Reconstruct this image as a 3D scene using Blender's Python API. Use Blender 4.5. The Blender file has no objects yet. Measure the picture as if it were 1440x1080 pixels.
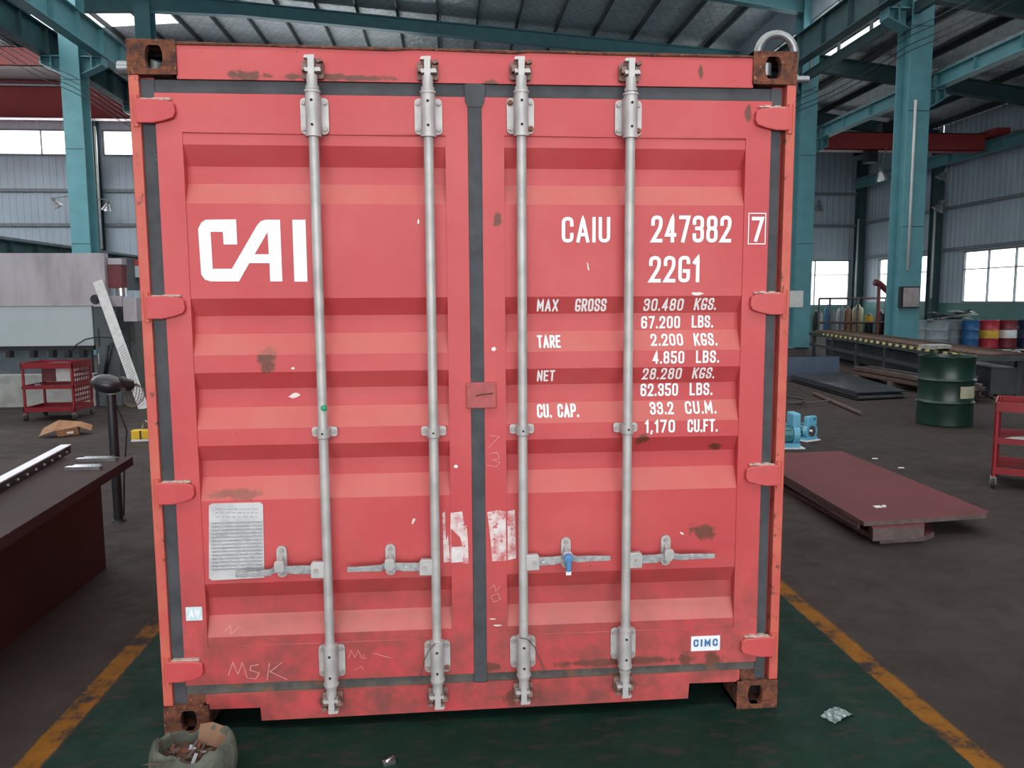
import bpy, bmesh, math, random
from mathutils import Vector, Matrix
from mathutils.geometry import tessellate_polygon
random.seed(7)
S = bpy.context.scene
COL = S.collection
PI = math.pi

# ------------------------------------------------------------------ camera
F, YAW, PITCH, ROLL = 1100.0, -.0786, -.1082, .0058
CAM = Vector((-.0976, -2.9571, 1.6741))
RC = (Matrix.Rotation(YAW, 3, 'Z') @ Matrix.Rotation(PITCH, 3, 'X') @ Matrix.Rotation(ROLL, 3, 'Y'))
cd = bpy.data.cameras.new('camera'); cam = bpy.data.objects.new('camera', cd); COL.objects.link(cam)
cd.sensor_width = 36; cd.lens = F / 1440 * 36; cd.clip_start = .05; cd.clip_end = 500
right, fwd, up = RC.col[0], RC.col[1], RC.col[2]
cam.matrix_world = Matrix.Translation(CAM) @ Matrix((right, up, -fwd)).transposed().to_4x4()
S.camera = cam

# ------------------------------------------------------------------ light
S.view_settings.view_transform = 'Standard'; S.view_settings.look = 'None'
S.view_settings.gamma = 1; S.view_settings.use_curve_mapping = False
S.view_settings.exposure = 0.05
S.cycles.use_denoising = True
S.cycles.max_bounces = 8; S.cycles.diffuse_bounces = 4; S.cycles.glossy_bounces = 4
S.cycles.transparent_max_bounces = 12; S.cycles.sample_clamp_indirect = 6
w = bpy.data.worlds.new('overcast_sky'); S.world = w; w.use_nodes = True
w.node_tree.nodes['Background'].inputs[0].default_value = (.93, .97, 1, 1)
w.node_tree.nodes['Background'].inputs[1].default_value = 3.2
def area(name, loc, size, power, rot, col=(1, 1, 1)):
    d = bpy.data.lights.new(name, 'AREA'); d.shape = 'RECTANGLE'; d.size, d.size_y = size
    d.energy = power; d.color = col
    o = bpy.data.objects.new(name, d); COL.objects.link(o); o.location = loc; o.rotation_euler = rot
    return o
# added light in an unseen hall door behind the camera, for frontal brightness
area('unseen_door_light', (0, -13.6, 3.4), (16, 6.6), 950, (PI/2, 0, 0), (.97, .98, 1))
# daylight through the high strip window of the far wall and the side windows
area('strip_window_daylight', (-15, 34.1, 8.7), (26, 1.0), 700, (-PI/2, 0, 0), (.95, .98, 1))
for _y in (30.4, 24.35, 18.35): area('side_window_daylight', (19.85, _y, 2.4), (4.1, 1.8), 22, (PI/2, 0, PI/2), (.95, .98, 1))
area('far_window_daylight', (16.8, 34.15, 2.4), (5, 2), 22, (-PI/2, 0, 0), (.95, .98, 1))
# daylight under the roof light strips (set below with the roof itself)
SKY_STRIPS = [(-10.5, 420), (-4.5, 900), (1.5, 260), (7.5, 560), (13.5, 600), (19.5, 420)]

# ------------------------------------------------------------------ pixel -> place
def ray(px, py): return RC @ Vector(((px-720)/F, 1, (540-py)/F))
def onY(px, py, y):
    d = ray(px, py); return CAM + d * ((y-CAM.y)/d.y)
def onZ(px, py, z=0):
    d = ray(px, py); return CAM + d * ((z-CAM.z)/d.z)

# ------------------------------------------------------------------ materials
MATS = {}
class NT:
    def __init__(s, name):
        s.m = bpy.data.materials.new(name); s.m.use_nodes = True; s.t = s.m.node_tree
        s.b = s.t.nodes['Principled BSDF']
        tc = s.t.nodes.new('ShaderNodeTexCoord'); s.co = tc.outputs['Object']
    def n(s, typ, **k):
        nd = s.t.nodes.new(typ)
        for a, v in k.items(): setattr(nd, a, v)
        return nd
    def l(s, a, b): s.t.links.new(a, b)
    def noise(s, scale, detail=4, rough=.55, co=None, stretch=None):
        nd = s.n('ShaderNodeTexNoise'); nd.inputs['Scale'].default_value = scale
        nd.inputs['Detail'].default_value = detail; nd.inputs['Roughness'].default_value = rough
        c = co or s.co
        if stretch:
            mp = s.n('ShaderNodeMapping'); mp.inputs['Scale'].default_value = stretch; s.l(c, mp.inputs[0]); c = mp.outputs[0]
        s.l(c, nd.inputs['Vector']); return nd.outputs['Fac']
    def ramp(s, fac, a, b, lo=0, hi=1):
        nd = s.n('ShaderNodeMapRange'); nd.interpolation_type = 'SMOOTHSTEP'
        for i, v in zip((1, 2, 3, 4), (a, b, lo, hi)): nd.inputs[i].default_value = v
        s.l(fac, nd.inputs[0]); return nd.outputs[0]
    def math(s, op, a, b=None, c=None):
        nd = s.n('ShaderNodeMath', operation=op)
        for i, v in enumerate((a, b, c)):
            if v is None: continue
            if isinstance(v, (int, float)): nd.inputs[i].default_value = v
            else: s.l(v, nd.inputs[i])
        return nd.outputs[0]
    def mix(s, fac, a, b):
        nd = s.n('ShaderNodeMix', data_type='RGBA')
        if isinstance(fac, (int, float)): nd.inputs[0].default_value = fac
        else: s.l(fac, nd.inputs[0])
        for i, v in ((6, a), (7, b)):
            if isinstance(v, (tuple, list)): nd.inputs[i].default_value = (*v[:3], 1)
            else: s.l(v, nd.inputs[i])
        return nd.outputs[2]
    def sep(s):
        nd = s.n('ShaderNodeSeparateXYZ'); s.l(s.co, nd.inputs[0]); return nd.outputs
    def bump(s, h, strength=.3, dist=.01):
        nd = s.n('ShaderNodeBump'); nd.inputs['Strength'].default_value = strength; nd.inputs['Distance'].default_value = dist
        s.l(h, nd.inputs['Height']); s.l(nd.outputs[0], s.b.inputs['Normal'])
    def col(s, c):
        if isinstance(c, (tuple, list)): s.b.inputs['Base Color'].default_value = (*c[:3], 1)
        else: s.l(c, s.b.inputs['Base Color'])
    def pbr(s, rough, metal=0, spec=.5):
        if isinstance(rough, (int, float)): s.b.inputs['Roughness'].default_value = rough
        else: s.l(rough, s.b.inputs['Roughness'])
        s.b.inputs['Metallic'].default_value = metal; s.b.inputs['Specular IOR Level'].default_value = spec
def M(name, c1, c2=None, rough=.5, metal=0, scale=6, bump=0, bscale=None, spots=None, spec=.5, stretch=None):
    if name in MATS: return MATS[name]
    t = NT(name)
    c2 = c2 or tuple(x*.72 for x in c1)
    f = t.ramp(t.noise(scale, 5, .6, stretch=stretch), .35, .68)
    c = t.mix(f, c1, c2)
    if spots:
        sc, thr, scol = spots
        c = t.mix(t.ramp(t.noise(sc, 6, .65), thr, thr+.06), c, scol)
    t.col(c); t.pbr(rough, metal, spec)
    if bump: t.bump(t.noise(bscale or scale*4, 4), bump)
    MATS[name] = t.m; return t.m
RED1, RED2 = (.50, .052, .057), (.55, .082, .080)
RUST = (.16, .055, .022)
def make_red(name, blobs=(), speck=.70, grime_shade=0):
    t = NT(name)
    f = t.ramp(t.noise(1.6, 5, .6), .35, .7)
    c = t.mix(f, RED1, RED2)
    c = t.mix(t.math('MULTIPLY', t.ramp(t.noise(5, 6, .7, stretch=(1, 1, .35)), .52, .75), .35), c, (.40, .055, .06))
    n1 = t.noise(22, 6, .7)
    if blobs:
        acc = None
        for (x, z, rx, rz) in blobs:
            v = t.n('ShaderNodeVectorMath', operation='SUBTRACT'); t.l(t.co, v.inputs[0]); v.inputs[1].default_value = (x, 0, z)
            m = t.n('ShaderNodeVectorMath', operation='MULTIPLY'); t.l(v.outputs[0], m.inputs[0]); m.inputs[1].default_value = (1/rx, 0, 1/rz)
            ln = t.n('ShaderNodeVectorMath', operation='LENGTH'); t.l(m.outputs[0], ln.inputs[0])
            acc = ln.outputs['Value'] if acc is None else t.math('MINIMUM', acc, ln.outputs['Value'])
        d = t.math('ADD', acc, t.math('MULTIPLY', t.math('SUBTRACT', n1, .5), 2.6))
        c = t.mix(t.math('MULTIPLY', t.ramp(d, 1.0, .55), .9), c, t.mix(t.noise(60, 3), RUST, (.05, .025, .018)))
    c = t.mix(t.ramp(t.noise(26, 5, .75), speck, speck+.05), c, (.10, .03, .022))
    if grime_shade:  # low dirt, deepened so that the colour also carries the dimmer light there
        z = t.sep()[2]
        c = t.mix(t.math('MULTIPLY', t.math('MULTIPLY', t.ramp(z, .95, .15), t.ramp(t.noise(7, 6, .7), .3, .7)), grime_shade), c, (.16, .055, .045))
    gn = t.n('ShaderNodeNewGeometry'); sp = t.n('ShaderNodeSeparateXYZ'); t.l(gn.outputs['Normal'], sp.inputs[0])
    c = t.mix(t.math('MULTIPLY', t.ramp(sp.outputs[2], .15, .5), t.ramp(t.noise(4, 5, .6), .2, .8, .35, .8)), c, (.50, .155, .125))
    t.col(c); t.pbr(.5, 0, .42); t.bump(t.noise(30, 3), .06)
    MATS[name] = t.m; return t.m
def _pz(px, py): p = onY(px, py, .01); return p.x, p.z
def blob(px, py, rx, ry): x, z = _pz(px, py); return (x, z, rx*.00262, ry*.0027)
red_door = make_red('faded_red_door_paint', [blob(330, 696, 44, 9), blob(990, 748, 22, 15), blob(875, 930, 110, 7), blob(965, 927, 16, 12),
    blob(1003, 925, 18, 12), blob(690, 938, 20, 8), blob(1052, 160, 6, 12), blob(905, 617, 12, 10), blob(1010, 630, 14, 7), blob(700, 308, 8, 12), blob(375, 505, 14, 22)], grime_shade=.8)
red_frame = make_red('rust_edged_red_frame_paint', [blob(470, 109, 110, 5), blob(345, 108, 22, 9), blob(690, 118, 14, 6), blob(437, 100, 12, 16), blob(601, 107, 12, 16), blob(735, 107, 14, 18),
    blob(888, 108, 14, 18), blob(735, 978, 34, 20), blob(464, 985, 18, 14), blob(614, 978, 18, 14), blob(880, 965, 18, 12), blob(985, 100, 4, 12)], speck=.66, grime_shade=.9)
red_post = M('flaking_red_post_paint', (.50, .075, .06), (.55, .12, .075), .55, scale=5, spots=(14, .60, (.13, .045, .025)), bump=.15)
rust_iron = M('rusty_cast_iron', (.19, .058, .026), (.055, .022, .016), .85, .1, scale=26, bump=.7, bscale=70, spots=(48, .60, (.34, .15, .10)))
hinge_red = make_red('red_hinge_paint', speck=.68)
rubber = M('dark_grey_rubber_gasket', (.055, .058, .064), (.034, .036, .040), .7, scale=9, spots=(18, .68, (.10, .10, .095)), bump=.1)
rubber_dirty = M('mud_stained_gasket', (.10, .088, .074), (.055, .052, .05), .8, scale=14, spots=(9, .56, (.15, .075, .04)), bump=.2)
shackle_m = M('grey_shackle_steel', (.30, .31, .31), (.22, .225, .225), .38, .6, scale=20)
galv = M('weathered_galvanised_bar', (.50, .475, .455), (.39, .375, .36), .5, .25, scale=12, spots=(22, .70, (.25, .24, .235)), bump=.08)
galv_dirty = M('dirty_galvanised_handle', (.40, .395, .39), (.26, .26, .26), .5, .4, scale=40, spots=(70, .60, (.62, .61, .60)), bump=.2)
bolt_m = M('dull_bolt_steel', (.46, .44, .43), (.34, .30, .28), .5, .4, scale=30)
bolt_rust = M('rusty_bolt', (.28, .14, .10), (.20, .08, .05), .8, .1, scale=30)
hole_m = M('black_hole', (.012, .012, .013), None, .9)
keeper_m = M('rusty_keeper_steel', (.26, .17, .14), (.13, .06, .04), .7, .2, scale=25)
white_ink = M('white_stencil_paint', (.97, .97, .96), (.92, .91, .90), .55, scale=20)
chalk = M('pale_chalk', (.68, .30, .29), (.60, .18, .18), .8, scale=40)
white_chip = M('white_paint_splash', (.85, .80, .76), (.70, .55, .52), .7, scale=30)
tape_m = M('torn_white_tape_residue', (.70, .62, .60), (.55, .17, .17), .7, scale=22, spots=(45, .56, (.52, .12, .13)))
tape_w = M('white_tape_scrap', (.74, .70, .69), (.62, .50, .50), .6, scale=30)
plate_m = M('worn_aluminium_data_plate', (.58, .575, .57), (.46, .44, .45), .45, .25, scale=16, spots=(26, .66, (.38, .33, .26)))
ink_m = M('dark_engraved_ink', (.28, .27, .29), (.38, .37, .38), .7, scale=60)
sticker_m = M('white_vinyl_sticker', (.84, .85, .86), (.78, .79, .80), .4, scale=15)
blue_ink = M('blue_print', (.05, .16, .36), (.06, .18, .40), .5)
av_m = M('pale_blue_sticker', (.50, .66, .70), (.66, .74, .75), .45, scale=60)
seal_m = M('blue_plastic_seal', (.10, .27, .50), (.08, .22, .42), .4)
seal_box_m = M('red_brown_seal_guard', (.42, .075, .075), (.33, .06, .055), .55, scale=18, spots=(40, .66, (.10, .04, .03)))
chrome = M('polished_steel', (.62, .63, .64), (.50, .51, .52), .22, .95, scale=12)
green_mark = M('green_paint_mark', (.02, .36, .16), None, .5)
wire_m = M('rusty_tie_wire', (.14, .10, .085), None, .7)

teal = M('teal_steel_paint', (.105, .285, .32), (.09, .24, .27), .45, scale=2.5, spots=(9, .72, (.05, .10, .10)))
teal_dk = M('dark_teal_steel', (.035, .085, .092), (.026, .06, .066), .6, scale=2.5)  # near the teal paint in hue, much darker
clad = M('grey_wall_cladding', (.41, .49, .56), (.36, .43, .49), .5, scale=.6)
girt_m = M('grey_girt_steel', (.19, .215, .225), (.14, .16, .17), .5)
dado_m = M('green_painted_dado', (.085, .22, .205), (.07, .19, .175), .55, scale=1.5)
purlin_m = M('dark_purlin_steel', (.035, .05, .055), (.025, .035, .04), .6)
crane_red = M('red_crane_paint', (.30, .035, .034), (.26, .03, .03), .45, scale=1.2)
crane_pink = M('pinkish_red_crane_underside', (.26, .10, .095), (.21, .065, .065), .5, scale=.8)  # pinker than the girder paint
black_m = M('black_enamel', (.014, .014, .016), (.02, .02, .022), .35)
dark_rub = M('black_caster_rubber', (.02, .02, .02), None, .8)
conduit = M('pale_conduit_plastic', (.55, .56, .55), (.46, .47, .46), .5)
steel = M('mill_steel', (.30, .30, .31), (.20, .20, .21), .4, .7, scale=5)
stack_m = M('dark_sheet_steel', (.05, .053, .062), (.03, .031, .036), .35, .4, scale=3)
brown_steel = M('rusty_brown_steel', (.115, .07, .052), (.075, .046, .036), .6, .3, scale=5)
primer = M('red_oxide_primer', (.125, .030, .033), (.095, .025, .027), .65, scale=2, spots=(12, .70, (.06, .025, .024)), spec=.25)
primer_edge = M('cut_plate_edge', (.10, .075, .07), (.16, .11, .10), .6, .3, scale=20)
bench_m = M('dark_brown_bench_steel', (.042, .022, .020), (.025, .014, .013), .7, 0, scale=3, spots=(8, .66, (.075, .05, .046)), stretch=(1, .3, 1), spec=.2)
bench_side = M('maroon_bench_panel', (.040, .009, .009), (.028, .007, .007), .55, scale=2)
cart_red = M('glossy_red_enamel', (.215, .008, .014), (.18, .007, .011), .35, scale=5)
press_plate = M('stained_bare_steel_plate', (.46, .42, .45), (.33, .30, .32), .45, .3, scale=3, stretch=(1, 1, .25))
press_paint = M('pale_grey_green_machine_paint', (.42, .48, .49), (.38, .44, .45), .45, scale=1)
press_dark = M('dark_grey_machine_paint', (.085, .10, .105), (.065, .075, .08), .5, scale=2)
maroon = M('maroon_cylinder_paint', (.16, .028, .032), None, .4)
card_m = M('brown_cardboard', (.30, .145, .065), (.23, .105, .05), .8, scale=9)
paper = M('white_paper', (.72, .72, .70), (.60, .60, .58), .7, scale=15)
yellow_m = M('yellow_tool_plastic', (.72, .44, .01), None, .4)
drum_green = M('dark_green_drum_paint', (.006, .030, .019), (.005, .020, .014), .35, scale=4)
drum_grey = M('grey_drum_steel', (.24, .29, .31), (.19, .23, .25), .5, scale=3)
drum_blue = M('blue_drum_paint', (.02, .12, .30), None, .4)
drum_red = M('red_drum_paint', (.46, .035, .05), None, .4)
drum_maroon = M('maroon_drum_paint', (.20, .03, .04), None, .4)
drum_navy = M('navy_drum_paint', (.015, .025, .07), None, .4)
drum_yel = M('yellow_drum_band', (.62, .38, .03), None, .5)
drum_white = M('white_drum_band', (.75, .75, .75), None, .5)
motor_blue = M('light_blue_motor_paint', (.13, .40, .55), (.10, .33, .46), .4, scale=12)
motor_teal = M('teal_motor_paint', (.05, .20, .22), None, .4)
stripe_y = M('yellow_hazard_paint', (.62, .55, .20), None, .6)
stripe_k = M('black_hazard_paint', (.02, .02, .02), None, .6)
dk_table = M('dark_conveyor_steel', (.05, .058, .058), (.035, .04, .04), .5, .3, scale=4)
cyl_cols = [M('white_cylinder_paint', (.62, .63, .62), None, .5), M('grey_cylinder_paint', (.25, .27, .29), None, .5), M('blue_cylinder_paint', (.05, .22, .48), None, .4),
            M('brown_cylinder_paint', (.30, .15, .07), None, .5), M('ochre_tank_paint', (.42, .36, .20), None, .5), M('black_cylinder_paint', (.02, .022, .026), None, .4)]
sack_m = M('dusty_woven_sack', (.10, .105, .078), (.06, .066, .05), .9, scale=14, bump=.7, bscale=70)
debris_m = M('rust_brown_debris', (.10, .052, .034), (.05, .028, .02), .85, scale=30, bump=.6)
tan_m = M('tan_paper_scrap', (.20, .105, .058), (.14, .075, .044), .85, scale=9)
lamp_m = M('spun_aluminium_reflector', (.55, .56, .57), (.45, .46, .47), .3, .8)
blue_panel = M('blue_grey_sheet', (.085, .12, .165), (.07, .095, .135), .4, .3, scale=3)
black_film = M('black_plastic_film', (.018, .02, .024), None, .25, bump=.5, bscale=12)

def glass_mat():
    t = NT('window_glass'); nt = t.t
    tr = t.n('ShaderNodeBsdfTransparent'); tr.inputs[0].default_value = (.95, .97, .97, 1)
    gl = t.n('ShaderNodeBsdfGlossy'); gl.inputs['Roughness'].default_value = .05
    mx = t.n('ShaderNodeMixShader'); mx.inputs[0].default_value = .06
    t.l(tr.outputs[0], mx.inputs[1]); t.l(gl.outputs[0], mx.inputs[2])
    out = [n for n in nt.nodes if n.type == 'OUTPUT_MATERIAL'][0]; t.l(mx.outputs[0], out.inputs[0])
    return t.m
glass = glass_mat()
def emit_mat(name, c, s):
    t = NT(name); t.col((.8, .8, .8)); t.b.inputs['Emission Color'].default_value = (*c, 1); t.b.inputs['Emission Strength'].default_value = s
    return t.m
skylight_m = emit_mat('daylit_translucent_roof_sheet', (.95, .98, 1), 1.3)
def foil_mat():
    t = NT('foil_roof_insulation')
    cr = t.noise(2.2, 6, .7)
    x, y, z = t.sep()
    def lines(a, b):
        v = t.math('ADD', t.math('MULTIPLY', x, a), t.math('MULTIPLY', y, b))
        return t.math('GREATER_THAN', t.math('ABSOLUTE', t.math('SUBTRACT', t.math('FRACT', v), .5)), .455)
    mesh = t.math('MAXIMUM', lines(3.0, 1.6), lines(3.0, -1.6))
    c = t.mix(t.ramp(cr, .3, .7), (.52, .56, .575), (.72, .76, .78))
    t.col(t.mix(t.math('MULTIPLY', mesh, .5), c, (.22, .24, .245)))
    t.pbr(.30, .6); t.bump(t.noise(4, 5, .65), 1.0, .10)
    return t.m
foil = foil_mat()
def floor_mat():
    t = NT('worn_workshop_floor')
    x, y, z = t.sep()
    n1 = t.noise(.8, 7, .65); n2 = t.noise(5, 6, .7); n3 = t.noise(18, 5, .7)
    conc = t.mix(t.ramp(n1, .3, .7), (.050, .0385, .034), (.033, .026, .023))
    conc = t.mix(t.math('MULTIPLY', t.ramp(n2, .5, .72), .45), conc, (.022, .018, .017))
    conc = t.mix(t.math('MULTIPLY', t.ramp(t.noise(2.6, 6, .7, stretch=(1, .45, 1)), .60, .74), .5), conc, (.085, .075, .070))
    grn = t.mix(t.ramp(t.noise(3, 6, .7), .35, .68), (.0085, .030, .020), (.0065, .021, .015))
    grn = t.mix(t.math('MULTIPLY', t.ramp(t.noise(9, 6, .75, stretch=(.6, 1.5, 1)), .50, .64), .75), grn, (.034, .028, .023))
    grn = t.mix(t.math('MULTIPLY', t.ramp(n3, .60, .75), .6), grn, (.010, .015, .012))
    wob = t.math('MULTIPLY', t.math('SUBTRACT', n3, .5), .03)
    xw = t.math('ADD', x, wob)
    ing = t.math('MULTIPLY', t.ramp(xw, -1.60, -1.58), t.ramp(xw, 1.755, 1.74))
    ylw = t.math('ADD', t.math('MULTIPLY', t.ramp(xw, -1.70, -1.69), t.ramp(xw, -1.595, -1.605)),
                 t.math('MULTIPLY', t.ramp(xw, 1.745, 1.755), t.ramp(xw, 1.86, 1.835)))
    c = t.mix(ing, conc, grn)
    yc = t.mix(t.ramp(n2, .3, .7), (.22, .088, .008), (.15, .060, .010))
    c = t.mix(t.math('MULTIPLY', ylw, t.ramp(n2, .64, .50)), c, yc)
    t.col(c); t.pbr(t.ramp(n2, .3, .7, .6, .85), 0, .12); t.bump(n3, .12)
    return t.m
floor_m = floor_mat()

# ------------------------------------------------------------------ mesh builder
class MB:
    def __init__(s): s.v = []; s.f = []; s.sm = []; s.mi = []
    def add(s, vs, fs, smooth=False, mi=0):
        o = len(s.v); s.v += [tuple(v) for v in vs]
        for f in fs: s.f.append([o+i for i in f]); s.sm.append(smooth); s.mi.append(mi)
        return s
    def box(s, x0, x1, y0, y1, z0, z1, M_=None, mi=0):
        vs = [Vector((x, y, z)) for z in (z0, z1) for y in (y0, y1) for x in (x0, x1)]
        if M_: vs = [M_ @ v for v in vs]
        return s.add(vs, [(0, 2, 3, 1), (4, 5, 7, 6), (0, 1, 5, 4), (2, 6, 7, 3), (0, 4, 6, 2), (1, 3, 7, 5)], mi=mi)
    def cyl(s, a, b, r, r2=None, n=14, caps=True, mi=0, smooth=True):
        a, b = Vector(a), Vector(b); r2 = r if r2 is None else r2
        d = (b-a).normalized(); u = d.orthogonal().normalized(); w_ = d.cross(u)
        vs = []
        for c, rr in ((a, r), (b, r2)):
            for i in range(n): t = 2*PI*i/n; vs.append(c + (u*math.cos(t)+w_*math.sin(t))*rr)
        s.add(vs, [(i, (i+1) % n, n+(i+1) % n, n+i) for i in range(n)], smooth, mi)
        if caps: s.add(vs, [tuple(reversed(range(n))), tuple(range(n, 2*n))], False, mi)
        return s
    def tube(s, pts, r, n=8, closed=False, mi=0):
        P = [Vector(p) for p in pts]; k = len(P); vs = []
        ref = None
        for i in range(k):
            if closed: d = P[(i+1) % k]-P[i-1]
            else: d = P[min(i+1, k-1)]-P[max(i-1, 0)]
            d.normalize()
            if ref is None: ref = d.orthogonal().normalized()
            ref = (ref - d*ref.dot(d)).normalized(); w_ = d.cross(ref)
            rr = r[i] if isinstance(r, (list, tuple)) else r
            for j in range(n): t = 2*PI*j/n; vs.append(P[i]+(ref*math.cos(t)+w_*math.sin(t))*rr)
        fs = []
        for i in range(k if closed else k-1):
            for j in range(n):
                a = i*n; b = ((i+1) % k)*n; fs.append((a+j, a+(j+1) % n, b+(j+1) % n, b+j))
        s.add(vs, fs, True, mi)
        if not closed: s.add(vs, [tuple(reversed(range(n))), tuple(range((k-1)*n, k*n))], False, mi)
        return s
    def lathe(s, prof, c=(0, 0, 0), n=24, M_=None, mi=0, smooth=True):
        vs = []
        for r, z in prof:
            for j in range(n):
                t = 2*PI*j/n; v = Vector((r*math.cos(t), r*math.sin(t), z))
                if M_: v = M_ @ v
                vs.append(v + Vector(c))
        fs = [(i*n+j, i*n+(j+1) % n, (i+1)*n+(j+1) % n, (i+1)*n+j) for i in range(len(prof)-1) for j in range(n)]
        return s.add(vs, fs, smooth, mi)
    def prism(s, poly, y0, y1, M_=None, mi=0):
        """poly of (x,z) extruded along y"""
        k = len(poly); vs = [Vector((x, y0, z)) for x, z in poly]+[Vector((x, y1, z)) for x, z in poly]
        if M_: vs = [M_ @ v for v in vs]
        tri = tessellate_polygon([[Vector((x, z, 0)) for x, z in poly]])
        fs = [tuple(t) for t in tri]+[tuple(k+i for i in reversed(t)) for t in tri]
        fs += [(i, (i+1) % k, k+(i+1) % k, k+i) for i in range(k)]
        return s.add(vs, fs, mi=mi)
    def flat(s, poly, z0, z1, mi=0):
        """poly of (x,y) extruded along z"""
        k = len(poly); vs = [(x, y, z0) for x, y in poly]+[(x, y, z1) for x, y in poly]
        tri = tessellate_polygon([[Vector((x, y, 0)) for x, y in poly]])
        fs = [tuple(t) for t in tri]+[tuple(k+i for i in reversed(t)) for t in tri]
        fs += [(i, (i+1) % k, k+(i+1) % k, k+i) for i in range(k)]
        return s.add(vs, fs, mi=mi)
    def mesh(s, name):
        me = bpy.data.meshes.new(name); me.from_pydata(s.v, [], s.f); me.validate()
        return me
    def build(s, name, mat, parent=None, bevel=0, local=True):
        me = bpy.data.meshes.new(name); me.from_pydata(s.v, [], s.f)
        mats = mat if isinstance(mat, (list, tuple)) else [mat]
        for m in mats: me.materials.append(m)
        me.polygons.foreach_set('use_smooth', s.sm); me.polygons.foreach_set('material_index', s.mi)
        bm = bmesh.new(); bm.from_mesh(me); bmesh.ops.remove_doubles(bm, verts=bm.verts, dist=1e-5)
        bmesh.ops.recalc_face_normals(bm, faces=bm.faces)
        for e in bm.edges:
            if len(e.link_faces) == 2 and e.calc_face_angle(0) > .75: e.smooth = False
        if bevel: bmesh.ops.bevel(bm, geom=[e for e in bm.edges if e.is_manifold and e.calc_face_angle(0) > .6], offset=bevel, segments=2, affect='EDGES', profile=.6)
        bm.to_mesh(me); bm.free(); me.update()
        o = bpy.data.objects.new(name, me); COL.objects.link(o)
        if parent: o.parent = parent
        return o
def tag(o, label=None, cat=None, group=None, kind=None):
    for k, v in (('label', label), ('category', cat), ('group', group), ('kind', kind)):
        if v: o[k] = v
    return o
def empty(name, loc=(0, 0, 0), rz=0, label=None, cat=None, group=None, kind=None):
    o = bpy.data.objects.new(name, None); COL.objects.link(o); o.location = loc; o.rotation_euler = (0, 0, rz); o.empty_display_size = .1
    return tag(o, label, cat, group, kind)
def inst(src, loc=None, parent=None, rot=None):
    o = src.copy(); COL.objects.link(o); o.parent = parent
    if loc is not None: o.location = loc
    if rot is not None: o.rotation_euler = rot
    return o
def copy_tree(o, parent=None):
    c = o.copy(); COL.objects.link(c); c.parent = parent
    for ch in list(o.children): copy_tree(ch, c)
    return c
def RZ(a): return Matrix.Rotation(a, 4, 'Z')
def T(*v): return Matrix.Translation(v)

#BUILD
# ================================================================== THE HALL
XL, XR, YF, YB = -34.0, 20.0, -14.0, 34.3
XC, XRG = 11.45, -11.2                       # right column row, ridge column row
def zt(x): return 13.0-.0755*abs(x-XRG)      # top of the rafters, main spans
def zt2(x): return 9.45-.13*(x-XC)           # lean-to span
fl = MB().box(XL, XR, YF, YB, -.2, 0).build('floor', floor_m); tag(fl, kind='structure', label='worn brown concrete workshop floor with a green lane edged in yellow')
gr = MB().box(-140, 140, -140, 160, -.5, -.21).build('ground', M('pale_yard_concrete', (.5, .5, .48), None, .8)); tag(gr, kind='structure', label='pale concrete yard outside the hall')

def ribbed(name, axis, a0, a1, zfun, pos, depth, opens, label):
    """vertical-rib sheeting; axis 'x': plane y=pos, axis 'y': plane x=pos; depth is signed towards the room"""
    br = set()
    a = a0
    k = 0
    prof = []
    pitch = .30
    while a < a1:
        for da, h in ((0, 0), (.17, 0), (.20, 1), (.27, 1)):
            if a+da < a1: prof.append((a+da, h))
        a += pitch
    prof.append((a1, 0))
    for o in opens:
        for e in o[:2]:
            if a0 < e < a1: prof.append((e, 0))
    prof.sort()
    mb = MB()
    for (p, hp), (q, hq) in zip(prof, prof[1:]):
        if q-p < 1e-4: continue
        mid = (p+q)/2; spans = [(0, None)]
        cuts = sorted([(o[2], o[3]) for o in opens if o[0] <= mid <= o[1]])
        spans = []; z = 0
        for c0, c1 in cuts: spans.append((z, c0)); z = c1
        spans.append((z, None))
        for z0, z1 in spans:
            zp, zq = (zfun(p), zfun(q)) if z1 is None else (z1, z1)
            pt = lambda s, h, zz: (s, pos+h*depth, zz) if axis == 'x' else (pos+h*depth, s, zz)
            mb.add([pt(p, hp, z0), pt(q, hq, z0), pt(q, hq, zq), pt(p, hp, zp)], [(0, 1, 2, 3)])
    o = mb.build(name, clad); return tag(o, label=label, kind='structure')
def zroof(x): return (zt(x) if x < XC else zt2(x))+.2
OB = [(-33, -15.95, 8.15, 9.28), (-15.45, -2, 8.15, 9.28), (14.2, 19.45, 1.25, 3.47)]
OR = [(28.2, 32.6, 1.43, 3.43), (22.2, 26.5, 1.43, 3.43), (16.2, 20.5, 1.43, 3.43), (10.2, 14.5, 1.43, 3.43)]
wb = ribbed('wall_back', 'x', XL, XR, zroof, YB, -.02, OB, 'grey ribbed cladding wall at the far end of the hall')
wr = ribbed('wall_right', 'y', YF, YB, lambda y: zroof(XR), XR, -.02, OR, 'grey ribbed cladding side wall above a green dado')
wl = ribbed('wall_left', 'y', YF, YB, lambda y: zroof(XL), XL, .04, [(-12, 32, 8.0, 9.2)], 'grey ribbed cladding wall closing the far bay')
wf = ribbed('wall_front', 'x', XL, XR, zroof, YF, .04, [(-8.2, 8.2, 0, 6.8), (-30, -14, 3, 6)], 'grey ribbed cladding wall with an added wide door opening')  # unseen wall; door opening put in to house the added frontal light
for z in (5.1, 6.62, 9.8): MB().box(XL, XR, YB-.14, YB-.04, z-.07, z+.07).build('girt', girt_m, wb)
for z in (3.55, 5.2): MB().box(XR-.14, XR-.04, YF, YB, z-.06, z+.06).build('girt', girt_m, wr)
MB().box(XR-.12, XR-.02, YF, YB-.1, 0, 1.42).build('dado', dado_m, wr)
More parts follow.
